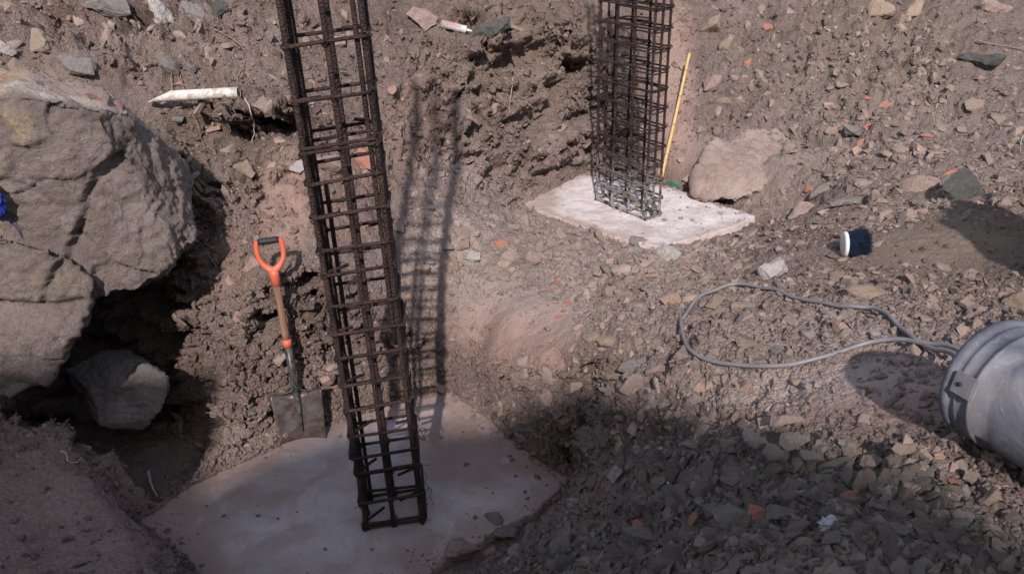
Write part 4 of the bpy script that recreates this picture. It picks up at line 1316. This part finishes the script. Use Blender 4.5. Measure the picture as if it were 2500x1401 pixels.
while z < H2 - 0.05:
    bm = bmesh.new()
    add_tube(bm, [(p[0], p[1], p[2] + crng.normal() * .002) for p in ring_path(HX, HY, 0.016, z, 0)], 0.0058, 7)
    obj_bm('stirrup', bm, M['rebar_c'], cage2, True)
    off = crng.uniform(-.01, .01)
    bm = bmesh.new()
    add_tube(bm, [(p[0] + (-HX * .32), p[1], p[2]) for p in ring_path(HX * .66, HY * .97, 0.014, z + 0.014 + off, .02)], 0.0055, 7)
    obj_bm('inner_stirrup', bm, M['rebar_c'], cage2, True)
    bm = bmesh.new()
    add_tube(bm, [(p[0] + (HX * .32), p[1], p[2]) for p in ring_path(HX * .66, HY * .97, 0.014, z - 0.013 + off, -.02)], 0.0055, 7)
    obj_bm('inner_stirrup', bm, M['rebar_c'], cage2, True)
    if k % 2 == 0:
        bm = bmesh.new()
        add_tube(bm, smooth_path([(-HX * .36, -HY, z + .03), (-HX * .3, HY * .2, z + .035), (HX * .3, HY, z + .03)], 4), 0.005, 6)
        obj_bm('cross_tie', bm, M['rebar_c'], cage2, True)
    for (x, y) in b2:
        if crng.random() < 0.7:
            tie(ties, (x * 1.03, y * 1.03, z), 0.015, crng)
    z += 0.122 + crng.uniform(-.006, .006); k += 1
tag(obj_bm('tie_wire', ties, M['wire'], cage2), kind='stuff')

# ------------------------------------------------------------------ spade
foot = Vector(atZ(745, 1072, 0.0)) + Vector((0, -0.005, -0.022)); headp = Vector(atY(655, 588, 3.27))
SL = (headp - foot).length
za = (headp - foot).normalized()
xa = Vector((1, 0.18, 0)); xa = (xa - za * xa.dot(za)).normalized(); ya = za.cross(xa)
spade = thing('spade', 'spade with orange D handle leaning against the earth wall behind the near footing', 'spade')
spade.matrix_world = Matrix(((xa.x, ya.x, za.x, foot.x), (xa.y, ya.y, za.y, foot.y), (xa.z, ya.z, za.z, foot.z), (0, 0, 0, 1)))
BL, BW = 0.290, 0.123
nx, nzz = 25, 20
Vb, Fb = [], []
for side in (0, 1):
    for j in range(nzz):
        t = j / (nzz - 1)
        for i in range(nx):
            s = i / (nx - 1) * 2 - 1
            w = BW * (0.86 + 0.14 * t)
            shoulder = 0.020 * abs(s) ** 0.8 - 0.012 * (1 - abs(s)) ** 3
            ztip = 0.02 * s * s - 0.01
            z = ztip * (1 - t) + t * (BL - 0.012 + 0.028 * (1 - abs(s)) ** 2 * 0 + 0.016 * math.cos(s * math.pi) * -0.6)
            rib = 0.018 * math.exp(-(s / 0.09) ** 2) * max(0, t - 0.25) / 0.75
            y = 0.030 * s * s * -1 + (-rib) + 0.015 * (t - .5) ** 2
            if t > 0.965: y += 0.014
            Vb.append((s * w, y + side * 0.003, z))
o_ = nx * nzz
for j in range(nzz - 1):
    for i in range(nx - 1):
        a = j * nx + i
        Fb.append((a, a + 1, a + nx + 1, a + nx)); Fb.append((a + o_, a + nx + o_, a + nx + 1 + o_, a + 1 + o_))
for i in range(nx - 1):
    Fb.append((i, i + o_, i + 1 + o_, i + 1)); a = (nzz - 1) * nx + i; Fb.append((a, a + 1, a + 1 + o_, a + o_))
for j in range(nzz - 1):
    a = j * nx; Fb.append((a, a + nx, a + nx + o_, a + o_)); a = j * nx + nx - 1; Fb.append((a, a + o_, a + nx + o_, a + nx))
bm = bmesh.new(); add_geo(bm, Vb, Fb); obj_bm('blade', bm, M['blade'], spade, True)
bm = bmesh.new()
for s in (-1, 1):
    add_tube(bm, smooth_path([(s * 0.012, -0.004, BL + 0.035), (s * 0.02, -0.006, BL + 0.004), (s * .05, -.008, BL - .008), (s * .09, -.018, BL - .003), (s * BW, -.028, BL + .006)], 5), 0.0045, 6)
obj_bm('foot_tread', bm, M['steel'], spade, True)
bm = bmesh.new()
add_tube(bm, [(0, -0.012, BL * .25), (0, -0.014, BL * .55), (0, -0.008, BL), (0, 0, BL + .08), (0, 0, BL + .24)], [.003, .009, .0165, .0175, .019], 16)
obj_bm('socket', bm, M['steel'], spade, True)
bm = bmesh.new(); add_tube(bm, [(0, 0, BL + .225), (0, 0, BL + .262)], .0215, 20); obj_bm('orange_collar', bm, M['orange'], spade, True)
bm = bmesh.new()
sh = SL - 0.165
add_tube(bm, [(0, 0, z) for z in np.linspace(BL + .255, sh, 10)], [.0185 - 0.002 * math.sin(k / 9 * math.pi) for k in range(10)], 20)
obj_bm('shaft', bm, M['wood'], spade, True)
bm = bmesh.new()
add_tube(bm, [(0, 0, sh - .05), (0, 0, sh), (0, 0, sh + .03)], [.0215, .0215, .024], 20)
hw = .058
for s in (-1, 1):
    add_tube(bm, smooth_path([(s * .004, 0, sh + .022), (s * .030, 0, sh + .044), (s * .051, 0, sh + .075), (s * .059, 0, sh + .115), (s * .057, 0, sh + .150), (s * .050, 0, sh + .170)], 6),
             [.020, .020, .019, .018, .017, .016, .015, .0145, .014, .0135, .013, .0128, .0125, .012, .012, .012, .012, .012, .012, .012, .012, .012, .012, .012, .012, .012, .012, .012, .012, .012, .012][:31], 12)
obj_bm('d_handle', bm, M['orange'], spade, True)
bm = bmesh.new(); add_tube(bm, [(x, 0, sh + .165) for x in np.linspace(-.047, .047, 8)], [.014, .016, .0165, .0165, .0165, .0165, .016, .014], 14)
obj_bm('grip', bm, M['rubber'], spade, True)

# ------------------------------------------------------------------ bucket
mouth = Vector(atY(2420.8, 923.1, 1.504))
bax = Vector((math.sin(.281) * math.cos(.112), -math.cos(.281) * math.cos(.112), math.sin(.112))).normalized()
RB, LB = 0.1445, 0.38
bucket = thing('bucket', 'big cement stained grey plastic bucket lying on its side at the right edge', 'bucket')
qx_ = bax.orthogonal().normalized()
upv = (Vector((0, 0, 1)) - bax * bax.z).normalized(); sdv = bax.cross(upv)
bucket.matrix_world = Matrix(((upv.x, sdv.x, bax.x, mouth.x), (upv.y, sdv.y, bax.y, mouth.y), (upv.z, sdv.z, bax.z, mouth.z), (0, 0, 0, 1)))
bm = bmesh.new()
prof = [(RB * .95, .30), (RB * .985, .012), (RB, .0), (RB * 1.035, .0), (RB * 1.04, .010), (RB * 1.035, .020), (RB * 1.0, .022), (RB * 1.0, .034), (RB * 1.015, .036), (RB * 1.015, .042), (RB * .995, .046),
        (RB * .99, .072), (RB * 1.03, .074), (RB * 1.03, .081), (RB * .985, .084), (RB * .96, .16), (RB * .93, .27), (RB * .90, LB - .01), (RB * .87, LB), (0.001, LB)]
add_lathe(bm, [(RB * .80, LB - .012), ] + prof, 72)
obj_bm('body', bm, M['bucket'], bucket, True)
for p in bucket.children[0].data.polygons: p.use_smooth = True
m_ = bucket.children[0].modifiers
# lug: riveted ear between the rim bands, on the side towards the viewer
def lug(angle):
    bm = bmesh.new()
    r0_, r1_ = RB * .99, RB * 1.10
    da = 0.17
    vs = []
    for a in (angle - da, angle + da):
        for r in (r0_, r1_):
            for zz in (.030, .088):
                vs.append(bm.verts.new((r * math.cos(a), r * math.sin(a), zz)))
    for f in ((0, 1, 3, 2), (4, 6, 7, 5), (0, 4, 5, 1), (2, 3, 7, 6), (0, 2, 6, 4), (1, 5, 7, 3)):
        bm.faces.new([vs[i] for i in f])
    bmesh.ops.bevel(bm, geom=bm.edges[:], offset=0.003, segments=2, affect='EDGES')
    o = obj_bm('handle_lug', bm, M['bucket'], bucket, False)
    bm = bmesh.new()
    c = Vector((r1_ * math.cos(angle), r1_ * math.sin(angle), .052)); n_ = Vector((math.cos(angle), math.sin(angle), 0))
    add_tube(bm, [c - n_ * .004, c + n_ * .002], .005, 10)
    obj_bm('rivet', bm, M['rubber'], o, True)
_best = (1e9, 0)
for k in range(180):
    a = k / 180 * 2 * math.pi
    p = mouth + upv * (RB * math.cos(a)) + sdv * (RB * math.sin(a)) + bax * .06
    if (p - Vector(CAM)).dot(upv * math.cos(a) + sdv * math.sin(a)) < 0:
        x_, y_, _f = project(np.array(p))
        e_ = (x_ - 2350) ** 2 + (y_ - 940) ** 2
        if e_ < _best[0]: _best = (e_, a)
LUGA = _best[1]
lug(LUGA)
lug(LUGA + math.pi)

# ------------------------------------------------------------------ hose loop
HP = [(2345,905),(2300,880),(2250,860),(2180,853),(2100,861),(2000,885),(1900,902),(1800,905),(1720,888),(1680,858),(1660,815),(1672,775),(1700,742),(1745,718),(1800,707),(1870,716),
      (1930,735),(2000,745),(2070,752),(2130,768),(2180,797),(2222,832),(2262,865),(2310,900),(2350,930)]
lift = {0: .05, 1: .03, 2: .035, 3: .03, 4: .015, 21: .012, 22: .012, 23: .02, 24: .04}
hp = []
for i, (a, b) in enumerate(HP):
    l, n_ = hit(a, b)
    hp.append(l + Vector((0, 0, 0.012 + lift.get(i, 0))))
hp0 = [p.copy() for p in hp]
for _ in range(2):
    hp = [hp[0]] + [Vector((hp[i].x, hp[i].y, (hp[i - 1].z + hp[i].z * 1.5 + hp[i + 1].z) / 3.5)) for i in range(1, len(hp) - 1)] + [hp[-1]]
sp = smooth_path(hp, 7)
for i, p in enumerate(sp):
    ok, l2, n2, _i = ground.ray_cast(Vector((p.x, p.y, 5)), Vector((0, 0, -1)), distance=9)
    sp[i] = Vector((p.x, p.y, max(p.z, l2.z + 0.014)))
for _ in range(4):
    sp = [sp[0]] + [Vector((sp[i].x, sp[i].y, max(sp[i].z, .25 * sp[i - 1].z + .5 * sp[i].z + .25 * sp[i + 1].z))) for i in range(1, len(sp) - 1)] + [sp[-1]]
for _ in range(3):
    sp = [sp[0]] + [Vector((sp[i].x, sp[i].y, .25 * sp[i - 1].z + .5 * sp[i].z + .25 * sp[i + 1].z)) for i in range(1, len(sp) - 1)] + [sp[-1]]
bm = bmesh.new(); add_tube(bm, sp, 0.0078, 10)
tag(obj_bm('hose', bm, M['hose'], None, True), 'thin grey hose curling in a loop on the ground from the bucket', 'hose')

# ------------------------------------------------------------------ brushes
def bristle_mass(r, length, n, rng, flare=0.25, rad=0.0012, jitter=0.15):
    bm = bmesh.new()
    for _ in range(n):
        rr = r * math.sqrt(rng.random()); a = rng.uniform(0, 6.283)
        p = Vector((rr * math.cos(a), rr * math.sin(a), 0))
        d = Vector((p.x * flare / r + rng.normal() * jitter, p.y * flare / r + rng.normal() * jitter, 1)).normalized()
        L_ = length * rng.uniform(0.82, 1.05)
        q = Vector(rng.normal(size=3)) * 0.003
        add_tube(bm, [p, p + d * L_ * .5 + q, p + d * L_ + q * 2 - Vector((0, 0, 0.0))], [rad, rad, rad * .5], 3, False)
    return bm
loc, nor = hit(2062, 628)
brush = thing('brush', 'round brush with white base and dark blue bristles lying on the rubble', 'brush', )
ax_ = Vector((0.97, -0.16, 0.05)).normalized()
upv = (Vector((0, 0, 1)) - ax_ * ax_.z).normalized(); sdv = ax_.cross(upv)
pz = loc + Vector((0, 0.02, 0.056))
brush.matrix_world = Matrix(((upv.x, sdv.x, ax_.x, pz.x), (upv.y, sdv.y, ax_.y, pz.y), (upv.z, sdv.z, ax_.z, pz.z), (0, 0, 0, 1)))
bm = bmesh.new(); add_lathe(bm, [(.001, -.010), (.050, -.010), (.057, -.006), (.059, .0), (.057, .006), (.050, .008), (.001, .008)], 40)
obj_bm('base', bm, M['white_p'], brush, True)
brng = np.random.default_rng(9)
tag(obj_bm('bristles', bristle_mass(.052, .100, 2200, brng, .16, .0012, .10), M['bristle'], brush), kind='stuff')

loc, nor = hit(1640, 455)
gb = thing('brush', 'tuft of green bristles poking out behind the bright footing near the cane', 'brush')
gb.location = loc + Vector((0.02, 0.03, -0.03))
gb.scale = (.72, .72, .72)
gb.rotation_euler = (R_(-18), R_(25), 0)
bm = bmesh.new(); bmesh.ops.create_cube(bm, size=1, matrix=Matrix.Diagonal((.15, .05, .02, 1))); bmesh.ops.bevel(bm, geom=bm.edges[:], offset=.004, segments=2, affect='EDGES')
o = obj_bm('base', bm, M['bristle_g'], gb)
bm = bristle_mass(.035, .055, 900, brng, .4, .0016, .2)
bmesh.ops.scale(bm, vec=(1.7, .8, 1), verts=bm.verts)
tag(obj_bm('bristles', bm, M['bristle_g'], gb), kind='stuff')

# ------------------------------------------------------------------ bamboo cane
pb, _n = hit(1613, 441); 
pt = Vector(atY(1683, 130, pb.y + 0.55))
hh, _n = hit(1683, 130)
yt = 99.0
for k in range(2, 13):
    t_ = k / 12.0
    l_, _n = hit(1613 + 70 * t_, 441 - 311 * t_)
    yt = min(yt, pb.y + (l_.y - 0.03 - pb.y) / t_)
pt = Vector(atY(1683, 130, yt))
cane = thing('bamboo_cane', 'yellow bamboo cane leaning on the slope right of the far cage', 'cane')
L_ = (pt - pb).length
za = (pt - pb).normalized(); xa = za.orthogonal().normalized(); ya = za.cross(xa)
cane.matrix_world = Matrix(((xa.x, ya.x, za.x, pb.x), (xa.y, ya.y, za.y, pb.y), (xa.z, ya.z, za.z, pb.z), (0, 0, 0, 1)))
bm = bmesh.new()
add_tube(bm, [(0.006 * math.sin(z * 2.5), 0, z) for z in np.linspace(-.02, L_, 24)], np.linspace(.0155, .0115, 24).tolist(), 10)
obj_bm('culm', bm, M['bamboo'], cane, True)
for z in (.22, .47, .71, .93):
    if z < L_:
        bm = bmesh.new(); x = 0.006 * math.sin(z * 2.5); add_tube(bm, [(x, 0, z - .005), (x, 0, z), (x, 0, z + .005)], [.014, .0168, .014], 10)
        obj_bm('joint', bm, M['bamboo_joint'], cane, True)

# ------------------------------------------------------------------ white pipe on the ledge
pl, _n = hit(356, 240); prr, _n = hit(583, 232)
Yp = min(pl.y, prr.y) - 0.02
pl = Vector(atY(356, 238, Yp)); prr = Vector(atY(583, 226, Yp - 0.03))
pipe = thing('pipe', 'dirty white plastic pipe with a pointed cut end stuck out of the left bank', 'pipe')
za = (prr - pl).normalized(); L_ = (prr - pl).length; xa = Vector((0, 0, 1)); xa = (xa - za * xa.dot(za)).normalized(); ya = za.cross(xa)
pipe.matrix_world = Matrix(((xa.x, ya.x, za.x, pl.x), (xa.y, ya.y, za.y, pl.y), (xa.z, ya.z, za.z, pl.z), (0, 0, 0, 1)))
bm = bmesh.new()
r_ = 0.029; ns = 20
rows = []
for j, t in enumerate(np.linspace(0, 1, 14)):
    row = []
    for k in range(ns):
        a = 2 * math.pi * k / ns
        z = t * L_
        z = max(z, 0.085 * (1 + math.cos(a)) * 0.9 + 0.0) if t < .5 else z
        row.append(bm.verts.new((r_ * math.cos(a), r_ * math.sin(a), z)))
    rows.append(row)
for a, b in zip(rows, rows[1:]):
    for k in range(ns):
        bm.faces.new((a[k], a[(k + 1) % ns], b[(k + 1) % ns], b[k]))
o = obj_bm('tube', bm, M['pvc'], pipe, True)
md = o.modifiers.new('s', 'SOLIDIFY'); md.thickness = 0.003
bm = bmesh.new(); add_tube(bm, [(0, 0, .17), (0, 0, L_ - .012)], .0245, 16)
obj_bm('mud_plug', bm, M['pvc_in'], pipe, True)

# ------------------------------------------------------------------ sealant tube
tl, _n = hit(1075, 62); tr, _n = hit(1150, 80)
Yt = min(tl.y, tr.y) - 0.04
tl = Vector(atY(1078, 58, Yt)); tr = Vector(atY(1161, 79, Yt - 0.03))
st_ = thing('sealant_tube', 'small white sealant tube with red print and nozzle in the far bank', 'sealant tube')
za = (tr - tl).normalized(); L_ = (tr - tl).length; xa = Vector((0, 0, 1)); xa = (xa - za * xa.dot(za)).normalized(); ya = za.cross(xa)
st_.matrix_world = Matrix(((xa.x, ya.x, za.x, tl.x), (xa.y, ya.y, za.y, tl.y), (xa.z, ya.z, za.z, tl.z), (0, 0, 0, 1)))
LC = L_ * .70; rt = .026
bm = bmesh.new(); add_lathe(bm, [(.001, .008), (rt * .9, .008), (rt, .0), (rt, LC), (rt * 1.1, LC), (rt * 1.1, LC + .004), (rt * .5, LC + .010), (.001, LC + .010)], 28)
obj_bm('cartridge', bm, M['white_p'], st_, True)
bm = bmesh.new(); add_tube(bm, [(0, 0, LC + .005), (0, 0, LC + .02), (0, 0, L_)], [.010, .009, .003], 12); obj_bm('nozzle', bm, M['white_p'], st_, True)
# red block lettering around the upper-front side of the cartridge: short printed strokes
bm = bmesh.new()
prn = np.random.default_rng(2)
z = LC * .14
while z < LC * .8:
    for a0 in (1.0,):
        for kk in range(2):
            aa = a0 + kk * .0
            h0, h1 = aa + .0, aa + .85
            w_ = LC * .022
            seg = 5
            vs = []
            for s_ in range(seg + 1):
                a = h0 + (h1 - h0) * s_ / seg
                a -= 0.55
                vs.append((bm.verts.new(((rt + .0006) * math.cos(a), (rt + .0006) * math.sin(a), z + kk * LC * .04)), bm.verts.new(((rt + .0006) * math.cos(a), (rt + .0006) * math.sin(a), z + w_ + kk * LC * .04))))
            for u_, v_ in zip(vs, vs[1:]):
                bm.faces.new((u_[0], u_[1], v_[1], v_[0]))
    # cross strokes joining the pairs
    for a in (.48, .85, 1.22):
        if prn.random() < .75:
            q = [bm.verts.new(((rt + .0007) * math.cos(a + e), (rt + .0007) * math.sin(a + e), z + zz)) for e, zz in ((0, 0), (.09, 0), (.09, LC * .062), (0, LC * .062))]
            bm.faces.new(q)
    z += LC * .098
obj_bm('red_print', bm, M['redprint'], st_)

# ------------------------------------------------------------------ roots, twigs, string, scraps
def strand(pxs, rad, mat, name, label, cat, off=0.02, jit=0.0, sides=5):
    path = []
    prevY = None
    for (a, b) in pxs:
        l, n_ = hit(a, b)
        y = l.y if prevY is None else 0.5 * l.y + 0.5 * min(prevY + .12, max(prevY - .12, l.y))
        prevY = y
        path.append(Vector(atY(a, b, y - off)))
    sp = smooth_path(path, 5)
    if jit:
        sp = [p + Vector(brng.normal(size=3)) * jit for p in sp]
    n = len(sp)
    bm = bmesh.new(); add_tube(bm, sp, [rad * (1 - 0.6 * i / n) for i in range(n)], sides)
    return tag(obj_bm(name, bm, mat, None, True), label, cat)
strand([(355,5),(395,30),(408,70),(420,120),(432,165),(440,200),(470,225)], .007, M['root'], 'root', 'thickest hanging root, coming down from the white crusted lump', 'root', .03, .003)
strand([(425,150),(418,190),(425,225),(452,248)], .004, M['root'], 'root', 'short root curling over the left half of the white pipe', 'root', .05, .003)
strand([(437,175),(448,215),(462,235),(470,255)], .0035, M['root'], 'root', 'thin root crossing the middle of the white pipe', 'root', .06, .003)
strand([(520,70),(575,100),(600,140),(580,190),(590,225)], .004, M['root'], 'root', 'root arching down to the right end of the white pipe', 'root', .03, .003)
strand([(600,240),(612,275),(622,310),(615,350)], .0045, M['root_l'], 'root', 'pale root hanging below the right end of the white pipe', 'root', .05, .003)
strand([(520,258),(545,252),(565,262),(578,280),(595,285)], .003, M['root'], 'root', 'fine root looping under the white pipe', 'root', .05, .002)
strand([(460,250),(475,290),(490,330),(500,365)], .003, M['root'], 'root', 'thin root running down the bank between boulder and pipe', 'root', .03, .003)
strand([(470,580),(495,600),(512,625),(530,655)], .0025, M['root_l'], 'root', 'fine pale root at the right edge of the huge boulder', 'root', .03, .002)
strand([(535,765),(560,778),(590,790),(605,795)], .0025, M['root_l'], 'root', 'fine pale root crossing the shadow edge left of the spade', 'root', .03, .002)
strand([(1252,190),(1250,215),(1245,250),(1243,300)], .0035, M['root_l'], 'twig', 'thin pale twig hanging in the dark bank left of the far cage', 'twig', .03, .002)
strand([(2385,100),(2420,108),(2470,115),(2520,125)], .007, M['root'], 'stick', 'long reddish brown stick at the upper right edge', 'stick', .03, .002)
strand([(150,1098),(163,1110),(168,1125),(190,1128),(197,1118),(215,1135)], .004, M['root_l'], 'root', 'small pale crooked root on the crest of the shaded mound', 'root', .02, .002)
strand([(362,1150),(368,1175),(375,1195),(384,1210)], .008, M['foam'], 'stick', 'short whitish stick standing at the bottom of the dark hollow', 'stick', .05, .001)
strand([(1150,50),(1180,20),(1215,5)], .006, M['root'], 'root', 'dark curved root above the sealant tube', 'root', .04, .002)
strand([(2105,760),(2150,770),(2180,762),(2178,745),(2150,730)], .002, M['wire'], 'wire', 'thin curled wire on the rubble below the brush', 'wire', .01, .001)
strand([(2500,310),(2478,350),(2462,380),(2480,410),(2500,418)], .002, M['string'], 'string', 'outer strand of pale string at the right edge', 'string', .03, .002)
strand([(2500,330),(2490,360),(2496,395),(2505,405)], .002, M['string'], 'string', 'inner strand of pale string at the right edge', 'string', .03, .002)
strand([(1860,500),(1890,485),(1920,465)], .006, M['root'], 'stick', 'dark thin stick along the lower side of the broad flat rock', 'stick', .02, .001)
strand([(1640,60),(1665,40),(1690,20)], .006, M['root'], 'root', 'brown root at the top edge just right of the far cage', 'root', .03, .002)

def crumple(px, py, s, mat, name, label, cat, seed, sq=(1, 1, 1), Y=None):
    if Y is None:
        l, n_ = hit(px, py)
    else:
        l = Vector(atY(px, py, Y))
    bm = bmesh.new(); bmesh.ops.create_icosphere(bm, subdivisions=3, radius=1)
    co = np.array([v.co[:] for v in bm.verts])
    a, b, c_ = worley(co, 3.2, seed)
    f = 0.7 + 0.5 * (b - a) + 0.25 * vnoise(co, 3, seed)
    for v, k in zip(bm.verts, f): v.co = v.co * float(k)
    o = obj_bm(name, bm, mat)
    o.matrix_world = Matrix.Translation(l + Vector((0, -s * .2, s * .3))) @ Matrix.Diagonal((s * sq[0], s * sq[1], s * sq[2], 1))
    return tag(o, label, cat)
crumple(2022, 1285, .026, M['paper'], 'paper', 'crumpled greyish paper ball on the shaded heap', 'paper', 4)
crumple(1632, 1184, .011, M['white_p'], 'paper', 'tiny bright white scrap in the shaded heap', 'scrap', 5)
crumple(-8, 500, .055, M['blue'], 'bag', 'dark blue plastic scrap on the boulder at the left edge', 'bag', 6, (.9, .5, 1.5), Y=2.80)
p0 = Vector(atY(15, 530, 2.80)); p1 = Vector(atY(40, 555, 2.83)); p2 = Vector(atY(55, 582, 2.84))
bm = bmesh.new(); add_tube(bm, smooth_path([p0, p1, p2], 5), .0018, 5)
tag(obj_bm('string', bm, M['blue']), 'short blue string hanging from the blue scrap on the boulder', 'string')

# ------------------------------------------------------------------ unseen wall and rock, added and shaped to throw the shade
el = math.tan(SUN_EL)
YW = -5.0
bm = bmesh.new()
front, back = [], []
prof = []
kz = el / math.cos(SUN_AZ)
for a_, b_ in [(520, 1195), (600, 1145), (700, 1100), (850, 1052), (1010, 1045), (1200, 1040), (1290, 990), (1400, 945), (1550, 968), (1650, 990), (1800, 1040),
               (2000, 1110), (2150, 1150), (2300, 1215), (2480, 1310)]:
    l_, _n = hit(a_, b_)
    prof.append((l_.x - math.tan(SUN_AZ) * (l_.y - YW), l_.z + kz * (l_.y - YW)))  # top of the added wall follows the wanted shade edge
cdark = 2.84 + kz * (-YW)
prof = [(-9, cdark), (prof[0][0] - 0.09, cdark), (prof[0][0] - 0.03, prof[0][1] + .15)] + sorted(prof) + [(prof[-1][0] + 1.0, prof[-1][1] - .3), (9, prof[-1][1] - .6)]
for X, zt in prof:
    front.append((bm.verts.new((X, YW, 0.5)), bm.verts.new((X, YW, zt))))
    back.append((bm.verts.new((X, YW - .25, 0.5)), bm.verts.new((X, YW - .25, zt))))
for (a, b), (c, d) in zip(front, front[1:]): bm.faces.new((a[0] if False else a, c, d, b))
for (a, b), (c, d) in zip(back, back[1:]): bm.faces.new((c, a, b, d))
for (f0, b0), (f1_, b1_) in zip(zip(front, back), zip(front[1:], back[1:])): bm.faces.new((f0[1], f1_[1], b1_[1], b0[1]))
bm.faces.new((front[0][0], front[0][1], back[0][1], back[0][0])); bm.faces.new((front[-1][1], front[-1][0], back[-1][0], back[-1][1]))
tag(obj_bm('added_shade_wall', bm, M['plaster']), 'added unseen plaster wall behind the viewpoint, its top shaped to cast the shade', 'wall')
rk = np.random.default_rng(8)  # rock added out of view to cast the shadow at the right edge
me = hull_mesh('rock', rock_points(rk, 18, 1, .8, .9, .4), M['grey'], 3, 4, .06)
o = obj_me('rock', me); o.matrix_world = Matrix.Translation((2.28, 1.98, 1.62)) @ Matrix.Diagonal((.46, .34, .66, 1))
tag(o, 'added unseen grey rock right of the view, placed to cast a shadow', 'rock')
